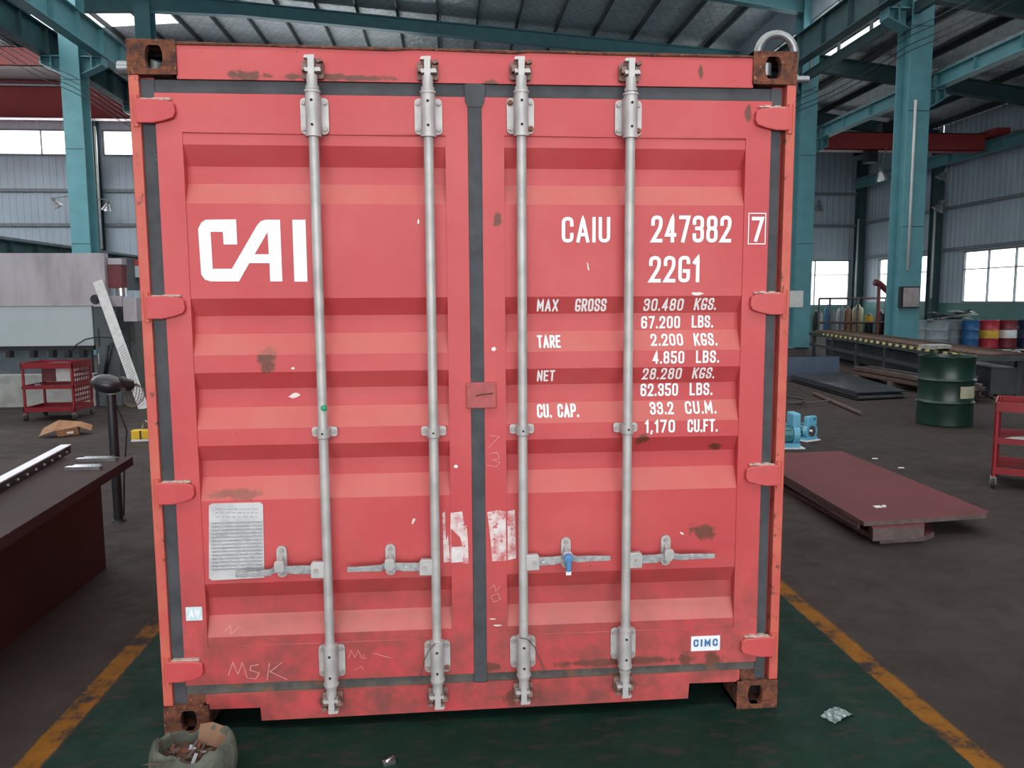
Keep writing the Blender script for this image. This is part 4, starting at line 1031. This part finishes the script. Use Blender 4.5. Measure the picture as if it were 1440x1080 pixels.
# ---- red tool cart
def tool_cart(loc, rz, wd, dp, hs, label, panel):
    r = empty('tool_cart', loc, rz, label=label, cat='cart'); H = hs[-1]
    for x in (0, wd):
        for y in (0, dp):
            MB().cyl((x, y, .10), (x, y, H), .019, n=14).build('post', cart_red, r)
            w_ = MB().cyl((x-.015, y, .05), (x+.015, y, .05), .05, n=16).build('wheel', dark_rub, r)
            MB().box(x-.024, x+.024, y-.03, y+.03, .045, .105).build('caster_fork', chrome, r)
    for h, lip in zip(hs, (.06, .05, .08)):
        m = MB().box(-.018, wd+.018, -.018, dp+.018, h-lip, h-lip+.01)
        m.box(-.02, wd+.02, -.02, -.008, h-lip, h).box(-.02, wd+.02, dp+.008, dp+.02, h-lip, h).box(-.02, -.008, -.02, dp+.02, h-lip, h).box(wd+.008, wd+.02, -.02, dp+.02, h-lip, h)
        m.build('shelf', cart_red, r)
    if panel:
        m = MB()
        for k in range(9): m.box(wd+.022, wd+.026, k*dp/8-.012, k*dp/8+.012, hs[1]-.25, H)
        for k in range(9): z = hs[1]-.25+(H-hs[1]+.25)*k/8; m.box(wd+.022, wd+.026, 0, dp, z-.014, z+.014)
        m.build('perforated_panel', cart_red, r)
        MB().box(.0, wd*.34, dp-.05, dp, hs[1]+.01, H-.09).build('drawer_box', maroon, r)
    return r
a = onZ(37, 592); b = onZ(108, 590)
tool_cart((a.x, a.y, 0), 0, b.x-a.x, .55, (.19, .50, .82), 'red steel tool cart with a perforated side in front of the bending press', True)
tag(MB().box(a.x+.30, b.x-.04, a.y+.30, a.y+.31, .53, .72).build('drawing_sheet', paper), 'white drawing sheet standing on the middle cart shelf', 'paper')
cp = onZ(60, 508, .84)
tag(MB().lathe([(0, .05), (.12, .045), (.17, .02), (.18, 0), (0, 0)], (a.x+.36, a.y+.28, .76), 20).build('black_tray', black_m), 'black round tray on top of the red tool cart', 'tray')
tag(MB().box(a.x+.12, a.x+.2, a.y+.05, a.y+.12, .462, .52).box(a.x+.14, a.x+.3, a.y+.06, a.y+.1, .462, .49).build('socket_set', chrome), 'small bright socket tools on the middle cart shelf', 'tool')
# ---- red engine at the edge
p = onZ(6, 562)
r = empty('portable_compressor', (p.x, p.y, 0), label='red portable compressor with a black handle beside the tool cart', cat='compressor')
MB().cyl((-.35, 0, .2), (.12, 0, .2), .16, n=20).cyl((.12, 0, .2), (.16, 0, .2), .16, .10, n=20).build('tank', cart_red, r); MB().tube([(-.3, 0, .35), (-.25, 0, .46), (.02, 0, .46), (.1, 0, .36)], .015, 8).build('handle', black_m, r)
MB().box(.18, .42, -.12, .12, .02, .36).build('motor', black_m, r); MB().box(-.3, .4, -.1, .1, 0, .05).build('foot', black_m, r)
# ---- cardboard
p = onZ(92, 612)
cb = empty('cardboard_box', (p.x, p.y, 0), .45, label='crushed brown cardboard box on the floor by the red cart', cat='box')
MB().add([(-.12, -.2, .01), (.22, -.12, .01), (.24, .18, .01), (-.1, .16, .01), (-.16, -.24, .12), (.2, -.16, .15), (.26, .2, .19), (-.08, .2, .24)],
         [(0, 1, 5, 4), (1, 2, 6, 5), (2, 3, 7, 6), (3, 0, 4, 7), (0, 3, 2, 1), (4, 5, 6, 7)]).build('body', card_m, cb)
MB().add([(-.16, -.24, .125), (-.08, .2, .245), (-.34, .16, .13), (-.42, -.1, .03)], [(0, 1, 2, 3)]).build('flap', card_m, cb)
MB().add([(.2, -.16, .155), (.26, .2, .195), (.46, .16, .12), (.42, -.1, .06)], [(0, 1, 2, 3)]).build('flap', card_m, cb)
MB().add([(.02, -.245, .05), (.13, -.215, .05), (.13, -.222, .09), (.02, -.25, .088)], [(0, 1, 2, 3)]).build('shipping_label', paper, cb); cb.scale = (.68, .68, .75)
# ---- yellow tool
p = onZ(200, 619)
y_ = empty('tool_box', (p.x, p.y, 0), .1, label='small yellow tool box with a wire handle on the floor', cat='tool')
MB().box(-.11, .11, -.06, .06, .02, .13).build('body', yellow_m, y_, bevel=.015); MB().box(-.1, .14, -.09, .09, 0, .02).build('foot', paper, y_); MB().box(-.01, .01, -.066, .066, .02, .125).build('latch', black_m, y_)
MB().tube([(.0, 0, .13), (.02, 0, .2), (.05, 0, .24), (.08, 0, .2), (.1, 0, .13)], .007, 6).build('handle', chrome, y_)

# ---- green drum
def drum(name, x, y, rad, h, mat, label, bands=(), group=None, open_top=False):
    r = empty(name, (x, y, 0), label=label, cat='drum', group=group)
    k = h/.88; pf = [(rad*.97, 0), (rad, .012), (rad, .02)]
    for zc in (.30, .58):
        z = zc*k; pf += [(rad*.985, z-.03), (rad*1.0, z-.016), (rad*1.035, z), (rad*1.0, z+.016), (rad*.985, z+.03)]
    pf += [(rad*.985, h-.03), (rad*1.02, h-.012), (rad*1.02, h), (rad*.97, h), (rad*.96, h-.02)]
    if open_top: pf += [(rad*.955, .03), (0, .03)]
    else: pf += [(0, h-.02)]
    MB().lathe(pf, n=32).build('shell', mat, r)
    for z0, z1, bm_ in bands: MB().lathe([(rad*1.004, z0), (rad*1.006, z0+.002), (rad*1.006, z1-.002), (rad*1.004, z1)], n=32).build('painted_band', bm_, r)
    return r
p = onZ(1328, 596); p2 = onY(1294, 560, p.y); p3 = onY(1364, 560, p.y); ptop = onY(1328, 500, p.y)
rad = (p3.x-p2.x)/2*.975
gd = drum('oil_drum', (p2.x+p3.x)/2, p.y, rad, ptop.z, drum_green, 'dark green open oil drum with a pale label standing on bare floor', open_top=True)
m = MB()
for k in range(8):
    t0 = math.radians(-118+k*5.5); t1 = math.radians(-118+(k+1)*5.5); z0, z1 = ptop.z*.415, ptop.z*.585
    m.add([(rad*1.004*math.cos(t), rad*1.004*math.sin(t), z) for t, z in ((t0, z0), (t1, z0), (t1, z1), (t0, z1))], [(0, 1, 2, 3)])
g_lab = m.build('paper_label', M('yellowed_label', (.36, .34, .22), (.30, .28, .18), .7, scale=20), gd); g_lab.rotation_euler = (0, 0, .42)
m = MB()
for zz in (.55, .53):
    for k in range(5):
        t = math.radians(-110+k*6.2); z = ptop.z*zz; m.add([(rad*1.007*math.cos(q), rad*1.007*math.sin(q), z_) for q, z_ in ((t, z-.008), (t+.07, z-.008), (t+.07, z+.006), (t, z+.006))], [(0, 1, 2, 3)])
m.build('label_print', ink_m, gd).rotation_euler = (0, 0, .42)
tag(MB().lathe([(0, .50), (.12, .52), (.22, .56), (.2, .45), (0, .45)], ((p2.x+p3.x)/2, p.y, .2), 12).build('scrap_offcuts', brown_steel), 'rusty scrap inside the dark green open drum', 'scrap')
# ---- drums along the wall
DY = 21.3
for px, w_, mat, lab, bands in (
    (1300, 24, drum_grey, 'first pale grey drum beside the teal column', ()), (1318, 30, drum_grey, 'second grey drum in the row by the side wall', ()),
    (1341, 28, drum_grey, 'third grey drum standing next to the blue one', ()), (1364, 24, drum_blue, 'plain blue drum in the row by the side wall', ()),
    (1390, 28, drum_red, 'red drum with a wide yellow band', ((.30, .58, drum_yel),)), (1416, 26, drum_maroon, 'maroon drum with a wide white band', ((.30, .58, drum_white),)), (1445, 30, drum_navy, 'navy drum next to the white banded one', ())):
    yy = DY+(.66 if px in (1300, 1341) else 0); c = onY(px, 470, yy)
    rd = w_/2/F*(DY-CAM.y)*.95
    drum('storage_drum', c.x, yy, rd, .9, mat, lab, bands, 'drums along the side wall')
r = empty('scrap_sheet_heap', (onY(1340, 440, DY).x, DY, .9), label='heap of crumpled bright sheet offcuts on top of the grey drums', cat='scrap')
for k in range(9):
    Mx = T(random.uniform(-.6, .6), random.uniform(-.1, .1), .012+.032*k) @ Matrix.Rotation((0, 0, .10, -.12, .16, -.08, .2, -.2, .12)[k], 4, 'Y') @ RZ(random.uniform(-.4, .4))
    MB().box(-.34, .34, -.15, .15, -.006, .006, Mx).prism([(-.3, .0), (-.1, .05), (.1, .01), (.28, .07), (.28, .076), (.1, .018), (-.1, .058), (-.3, .008)], -.12, .12, Mx).build('offcut', (steel, stack_m, paper)[k % 3], r)
tag(MB().box(-.25, .25, -.12, .12, 0, .9).build('wall_cabinet', black_m), 'small black cabinet standing below the side window', 'cabinet').location = (18.9, 28.6, 0)
# ---- gas cylinders in a rack
GY = 31.0
spec = [(1135, 8, 424, 0), (1147, 8, 436, 5), (1155, 5, 438, 0), (1163, 8, 428, 2), (1172, 7, 436, 1), (1179, 6, 432, 0), (1184, 8, 430, 1), (1192, 9, 430, 3), (1206, 16, 428, 4), (1222, 12, 440, 5), (1238, 14, 436, 5)]
names = ['white', 'slim black', 'slim white', 'blue capped', 'slim grey', 'pale', 'grey', 'brown', 'broad ochre', 'black with a tan label', 'broad black']
for (px, w_, py, ci), nm in zip(spec, names):
    y = GY+(-.17 if px % 2 < 1 else .17); c = onY(px, 450, y); t = onY(px, py, y); rd = w_/2/F*(GY-CAM.y)*.95; h = t.z
    r = empty('gas_cylinder', (c.x, y, 0), label='%s gas cylinder in the rack under the far window' % nm, cat='gas cylinder', group='gas cylinders under the far window')
    MB().lathe([(rd*.9, 0), (rd, .03), (rd, h*.80), (rd*.85, h*.88), (rd*.4, h*.93), (rd*.3, h*.95)], n=18).build('body', cyl_cols[ci], r)
    MB().lathe([(rd*.34, h*.94), (rd*.36, h*.99), (rd*.2, h), (0, h)], n=12).build('valve_cap', cyl_cols[2] if ci == 2 else bolt_m, r)
    if 'label' in nm: MB().lathe([(rd*1.01, .55), (rd*1.01, .85)], n=18).build('label_band', drum_yel, r)
r = empty('cylinder_rack', (onY(1195, 421, GY-.45).x, GY-.45, 0), label='dark pipe rack guarding the gas cylinders', cat='rack')
xa, xb = onY(1152, 421, GY-.45).x-r.location.x, onY(1246, 421, GY-.45).x-r.location.x
for z in (1.62, .55): MB().cyl((xa, 0, z), (xb, 0, z), .045, n=10).build('rail', M('rusty_red_pipe', (.12, .05, .045), None, .5), r)
for x_ in (xa, xa+.5, (xa+xb)/2+.25, xb): MB().cyl((x_, 0, 0), (x_, 0, 1.62), .045, n=10).build('upright', press_dark, r)
# ---- red jib arm beside the column
r = empty('jib_arm', (onY(1236, 410, 27).x, 27, 0), label='dark red jointed jib arm behind the column with the junction box', cat='jib')
MB().cyl((0, 0, 0), (0, 0, 2.12), .07, n=14).build('mast', maroon, r)
MB().tube([(-.2, 0, 2.25), (0, 0, 2.2), (.55, 0, 1.75)], .13, 8).build('arm', maroon, r); MB().tube([(.5, 0, 1.8), (.75, 0, 2.15), (1.0, 0, 2.3)], .11, 8).build('arm', maroon, r)
# ---- striped conveyor table
A, B = onZ(1140, 466, .7), onZ(1372, 501, .7)
r = empty('roller_conveyor', (A.x, A.y, 0), label='long low dark conveyor table edged with yellow and black stripes', cat='conveyor')
d = Vector((B.x-A.x, B.y-A.y, 0)); L = d.length; r.rotation_euler = (0, 0, math.atan2(d.y, d.x))
MB().box(0, L, 0, .9, .62, .70).build('bed_frame', dk_table, r); MB().box(0, L, -.05, 0, .60, .69).build('side_rail', dk_table, r); MB().box(0, L, -.02, .06, .30, .38).build('stretcher', dk_table, r)
for k in range(6):
    x_ = .3+k*(L-.6)/5
    for y in (.02, .82): MB().box(x_-.05, x_+.05, y-.04, y+.04, 0, .62).build('leg', dk_table, r)
MB().box(.3, L-.2, .35, .75, .05, .5).build('cable_tray', dk_table, r)
n = 46
src = None
for k in range(n):
    x_ = L*.12+k*(L*.86)/n; w_ = L*.86/n
    o = MB().prism([(x_, .66), (x_+w_*.98, .66), (x_+w_*1.3, .712), (x_+w_*.32, .712)], -.056, -.051).build('stripe', stripe_y if k % 2 else stripe_k, r)
    MB().add([(x_+w_*.32, -.05, .7015), (x_+w_*1.3, -.05, .7015), (x_+w_*1.5, .05, .7015), (x_+w_*.52, .05, .7015)], [(0, 1, 2, 3)]).build('stripe', stripe_y if k % 2 else stripe_k, r)
for k in range(40):
    x_ = .2+k*(L-.4)/39; MB().cyl((x_, .08, .72), (x_, .86, .72), .03, n=8).build('roller', brown_steel, r)
tag(MB().flat([(0, 0), (.5, .1), (.6, .5), (.1, .45)], 0, .06).build('paper_bundle', M('grey_waste_paper', (.36, .35, .33), (.22, .21, .2), .8, scale=9)), 'small bundle of pale paper on the striped conveyor', 'paper').location = onZ(1305, 491, .75)
# ---- bars and profiles stacked on low bearers in front of the conveyor
p = onZ(1225, 545)
for k in range(12):
    x0, y0 = 8.045+.077*(k % 6), 12.5+random.uniform(-.4, .2); x1, y1 = x0-.02, 8.8+random.uniform(-.3, .4); z = .12+.09*(k//6)
    o = MB(); q = Vector((x1-x0, y1-y0, 0)); Lb = q.length
    o.box(0, Lb, -.036, .036, 0, .012).box(0, Lb, -.036, -.026, 0, .075)
    o = o.build('steel_angle_bar', (brown_steel, stack_m, brown_steel, steel)[k % 4]); o.location = (x0, y0, z); o.rotation_euler = (0, 0, math.atan2(q.y, q.x)); tag(o, 'long steel angle bar in the pile beside the striped conveyor', 'steel bar', 'angle bars piled beside the conveyor')
for i, y in enumerate((9.3, 10.8, 12.0)):
    tag(MB().box(7.96, 8.5, y-.06, y+.06, 0, .12).build('timber_bearer', M('old_timber', (.10, .075, .055), None, .8)), 'old timber bearer under the pile of angle bars', 'timber', 'bearers under the angle bars')
# sheet bundle
q0, q1, q2, q3 = onZ(1112, 536), onZ(1205, 563), onZ(1272, 560), onZ(1178, 531)
for k in range(5):
    j = random.uniform(-.05, .05); z = .02+.022*k
    o = MB().flat([(q.x+j, q.y+random.uniform(-.08, .08)) for q in (q0, q1, q2, q3)], z, z+.018).build('sheet_bundle', (stack_m, steel, stack_m, black_m, stack_m)[k]); tag(o, ('lowest', 'second', 'third', 'fourth', 'topmost')[k]+' dark steel sheet of the flat stack near the blue panel', 'steel sheet', 'sheets stacked near the blue panel')
c = onZ(1170, 545); tag(MB().box(q0.x+.1, q2.x-.1, c.y-.05, c.y+.05, 0, .02).build('thin_bearer', brown_steel), 'thin flat bearer under the stacked steel sheets', 'steel bar')
a, b = onZ(1100, 531), onZ(1180, 533)
tag(MB().box(0, 1.35, -.02, .02, 0, .42, Matrix.Rotation(-.15, 4, 'X')).box(0, 1.35, .04, .30, 0, .03).build('blue_panel', blue_panel), 'upright blue grey sheet metal panel beside the container', 'panel').location = (a.x-.05, a.y+.1, 0)
# loose bars on the floor
for (p0, p1, rr, lab) in (((1145, 556), (1212, 585), .03, 'rusty pipe lying loose on the bare floor'), ((1125, 569), (1170, 569.5), .012, 'thin rod leaning on the rusty pipe'), ((1360, 547), (1400, 562), .025, 'steel pipe on the floor behind the red cart'), ((1375, 545), (1420, 557), .025, 'second steel pipe on the floor behind the red cart')):
    a, b = onZ(*p0), onZ(*p1); up = .062 if rr == .012 else 0; tag(MB().cyl((a.x, a.y, rr), (b.x, b.y, rr+up), rr, n=10).build('loose_pipe', brown_steel), lab, 'pipe')
a = onZ(1112, 572); tag(MB().tube([(a.x+.16*math.cos(t)+.3*t*.02, a.y+.22*math.sin(t), .03+.012*t) for t in [k*.35 for k in range(28)]], .014, 6).build('coiled_hose', black_m), 'small dark coiled hose on the floor behind the motors', 'hose')
# steel plates under black film to the right
e0, e1 = onZ(1350, 492, .5), onZ(1475, 494, .5)
r = empty('sheet_pallet', (e0.x, e0.y, 0), label='low grey pallet of sheet metal under glossy black film', cat='pallet')
ex = e1.x-e0.x
MB().box(0, ex, -2.2, 0, .42, .5).build('deck', M('grey_deck_steel', (.16, .165, .165), None, .5), r)
for x_ in (.1, ex/2, ex-.1): MB().box(x_-.06, x_+.06, -2.1, -.1, 0, .42).build('bearer', dk_table, r)
m = MB(); nx, ny = 14, 10; vs = []
for j in range(ny+1):
    for i in range(nx+1):
        x_ = ex*(.25+.8*i/nx); y = -1.0-1.7*j/ny; z = .52+.10*math.sin(i*1.1+j*.7)*.5+.03*random.random() - max(0, (y+2.2)*-1)*.8
        vs.append((x_, y, max(.03, z)))
m.add(vs, [(j*(nx+1)+i, j*(nx+1)+i+1, (j+1)*(nx+1)+i+1, (j+1)*(nx+1)+i) for j in range(ny) for i in range(nx)], True); m.build('film', black_film, r)
a = onZ(1385, 535); tag(MB().tube([(a.x-.3, a.y+.2, .05), (a.x, a.y+.15, .25), (a.x+.3, a.y, .12)], .05, 6).build('crumpled_film', M('pale_plastic_film', (.45, .48, .50), None, .3, bump=.5)), 'crumpled pale plastic film behind the green drum', 'plastic film')
# ---- steel plates on the floor
zt_ = .13
def plate(name, pix, z0, z1, label, mats=(primer, primer_edge)):
    pts = [onZ(px, py, z1) for px, py in pix]; k = len(pts)
    m = MB(); m.flat([(q.x, q.y) for q in pts], z0, z1)
    for i in range(len(m.f)):
        m.mi[i] = 0 if len(m.f[i]) == 3 else 1
    return tag(m.build(name, list(mats)), label, 'steel plate')
plate('steel_plate', [(1060, 655), (1100, 683), (1238, 758), (1300, 754), (1314, 748), (1309, 738), (1250, 690), (1120, 640)], 0, .035, 'lowest red primed steel plate of the floor pile')
plate('steel_plate', [(1221, 733), (1228, 744), (1300, 740), (1300, 720), (1235, 715)], .035, .119, 'small thick steel offcut wedged between the primed plates')
tp = plate('steel_plate', [(1060, 645), (1100, 637), (1183, 634), (1391, 719), (1386, 723), (1300, 729), (1215, 734), (1090, 661)], .12, .15, 'topmost large red primed steel plate of the floor pile')
fa, fb = onZ(1090, 661, .15), onZ(1213, 732, .15); dd = (fa-fb).normalized()*.02; nn_ = Vector((-dd.y, dd.x, 0)).normalized()*.012
fb = fb+dd*3
MB().add([(v.x, v.y, z) for z in (.075, .119) for v in (fa, fb, fb+nn_*-1, fa+nn_*-1)], [(0, 1, 2, 3), (4, 7, 6, 5), (0, 4, 5, 1), (1, 5, 6, 2), (2, 6, 7, 3), (3, 7, 4, 0)]).build('folded_edge', primer_edge, tp)
# ---- motors
def motor(px, py, sc, rz, label):
    p = onZ(px, py); r = empty('electric_motor', (p.x, p.y, 0), rz, label=label, cat='motor'); k = sc
    MB().box(-.14*k, .14*k, -.16*k, .10*k, 0, .012).build('foot_plate', paper, r)
    MB().cyl((0, -.12*k, .13*k), (0, -.06*k, .13*k), .115*k, n=24).build('end_flange', motor_blue, r)
    MB().cyl((0, -.125*k, .13*k), (0, -.122*k, .13*k), .075*k, n=20).cyl((0, -.15*k, .13*k), (0, -.12*k, .13*k), .028*k, n=14).build('bearing', chrome, r)
    m = MB().cyl((0, -.06*k, .13*k), (0, .26*k, .13*k), .095*k, n=24)
    for j in range(12):
        t = 2*PI*j/12; m.box(.09*k, .108*k, -.04*k, .24*k, -.004, .004, T(0, 0, .13*k) @ Matrix.Rotation(t, 4, 'Y'))
    m.build('housing', motor_teal, r)
    MB().box(-.09*k, .09*k, -.13*k, -.05*k, .2*k, .34*k).build('gear_case', motor_blue, r, bevel=.02*k); MB().cyl((.03*k, -.132*k, .30*k), (.03*k, -.128*k, .30*k), .015*k, n=10).build('plug', black_m, r)
    for s in (-1, 1): MB().box(s*.09*k-.03*k, s*.09*k+.03*k, -.12*k, .08*k, .012, .05*k).build('foot', motor_blue, r)
motor(1131, 618, .86, .45, 'light blue electric motor with its bearing end facing the steel plates')
motor(1102, 628, 1.15, 1.5, 'larger light blue geared motor next to the container')
# ---- second cart
p = onZ(1396, 686)
rc2 = tool_cart((p.x, p.y, 0), -math.radians(38), 1.0, .55, (.19, .45, .76), 'red steel tool cart standing next to the primed steel plates', False)
def oncart(x, y, z): return Vector((p.x, p.y, 0))+RZ(-math.radians(38)) @ Vector((x, y, z))
tag(MB().box(-.12, .14, -.09, .09, 0, .02).box(-.1, .1, -.07, .08, .02, .03, RZ(.2)).build('white_rag', paper), 'crumpled white rag on the middle shelf of the red cart', 'rag').location = oncart(.22, .15, .411)
tag(MB().box(-.14, .14, -.1, .1, 0, .05, RZ(.3)).build('tan_parcel', tan_m), 'tan paper parcel on the top shelf of the red cart', 'parcel').location = oncart(.40, .25, .691)
tag(MB().box(-.14, .14, -.1, .1, 0, .06, RZ(-.2)).build('grey_cloth', M('grey_cloth', (.2, .19, .18), None, .9)), 'folded grey cloth beside the white rag on the cart', 'cloth').location = oncart(.55, .2, .411)
tag(MB().cyl((-.1, 0, .03), (.12, .02, .03), .03, n=12).box(.1, .2, -.02, .04, .01, .05).build('grinder', drum_navy), 'navy hand grinder on the top shelf of the red cart', 'tool').location = oncart(.62, .12, .691)
# ---- sack in the foreground
s0 = onZ(277, 1085, 0.0)
sx, sy = -1.02, -.29
r = empty('woven_sack', (sx, sy, 0), label='open dusty woven sack of debris in front of the container corner', cat='sack')
nu, rows = 40, []
def sr(t, rad, z, am): return (rad*(1+am*(.5*math.sin(3*t+1)+.3*math.sin(7*t)+.2*math.sin(11*t+2)))*math.cos(t), rad*.85*(1+am*(.5*math.sin(4*t)+.4*math.sin(9*t+1)))*math.sin(t), z)
prof = [(.128, 0, .03), (.143, .03, .05), (.148, .07, .06), (.142, .11, .07), (.132, .135, .09), (.122, .145, .10), (.112, .138, .12), (.108, .11, .12), (.105, .085, .10)]
vs = []
for rad_, z, am in prof:
    for i in range(nu):
        t = 2*PI*i/nu; v = sr(t, rad_, z, am); dz = (.018*math.sin(2*t+.9)+.008*math.sin(6*t)+.005*math.sin(13*t))*(z/.145)**2 if z > .1 else 0
        vs.append((v[0], v[1], v[2]+dz))
MB().add(vs, [(k*nu+i, k*nu+(i+1) % nu, (k+1)*nu+(i+1) % nu, (k+1)*nu+i) for k in range(len(prof)-1) for i in range(nu)], True).build('sack_cloth', sack_m, r)
vs = [(0, 0, .10)]+[(*sr(2*PI*i/nu, .108, 0, .1)[:2], .088+.008*math.sin(5*i)) for i in range(nu)]
MB().add(vs, [(0, 1+i, 1+(i+1) % nu) for i in range(nu)], True).build('debris_fill', debris_m, r)
MB().add([(.00, .055, .10), (.06, .035, .10), (.10, .0, .10), (.125, .03, .146), (.095, .075, .150), (.045, .095, .158), (.0, .10, .150)], [(0, 1, 4, 5), (0, 5, 6), (1, 2, 3, 4)]).build('tan_liner', tan_m, r)
MB().add([(-.13, -.11, .128), (-.03, -.135, .15), (-.01, -.075, .12), (-.09, -.05, .108)], [(0, 1, 2, 3)]).build('tan_liner', tan_m, r)
for k in range(26):
    t = random.uniform(0, 2*PI); rr = random.uniform(0, .085); q = random.uniform(.008, .02)
    Mx = T(rr*math.cos(t), rr*math.sin(t)*.85, .10) @ Matrix.Rotation(random.uniform(0, 3), 4, (1, .4, .7))
    MB().box(-q, q, -q*.5, q*.5, -q*.3, q*.3, Mx).build('scrap_piece', (debris_m, brown_steel, rust_iron, steel)[k % 4], r)
# ---- litter
p = onZ(547, 1074); r = empty('bolt_scrap', (p.x, p.y, 0), .3, label='small shiny scrap of metal on the green floor', cat='scrap')
MB().box(-.022, .022, -.012, .012, 0, .012).build('plate', chrome, r); MB().cyl((-.015, -.012, .016), (.02, .01, .018), .006, n=8).cyl((.0, .012, .012), (.026, .012, .012), .005, n=8).build('pin', chrome, r)
p = onZ(1177, 1007)
m = MB(); vs = []; nx = 9
for j in range(6):
    for i in range(nx): vs.append((-.06+.12*i/(nx-1)+random.uniform(-.005, .005), -.035+.07*j/5, .004+.018*random.random()*math.sin(PI*i/(nx-1))))
film = M('clear_crumpled_film', (.10, .16, .14), (.30, .36, .36), .15, scale=60)
o = m.add(vs, [(j*nx+i, j*nx+i+1, (j+1)*nx+i+1, (j+1)*nx+i) for j in range(5) for i in range(nx-1)], False).build('plastic_wrapper', film); o.location = (p.x, p.y, 0); o.rotation_euler = (0, 0, .5); tag(o, 'crumpled clear plastic wrapper on the green lane', 'litter')
p = onZ(1234, 713, .15); o = MB().box(-.025, .025, -.02, .02, 0, .006).box(.035, .06, -.01, .01, 0, .012).build('paper_tag', paper); o.location = (p.x, p.y, .15); tag(o, 'tiny white paper tag on the topmost primed plate', 'paper')
for (px, py, lab) in ((1267, 658, 'small white paper scrap lying behind the primed plates'), (1230, 645, 'tiny pale scrap at the edge of the primed plates')):
    p = onZ(px, py); o = MB().flat([(-.03, -.012), (.025, -.018), (.035, .012), (-.02, .018)], 0, .004).build('paper_scrap', paper); o.location = p; tag(o, lab, 'litter')
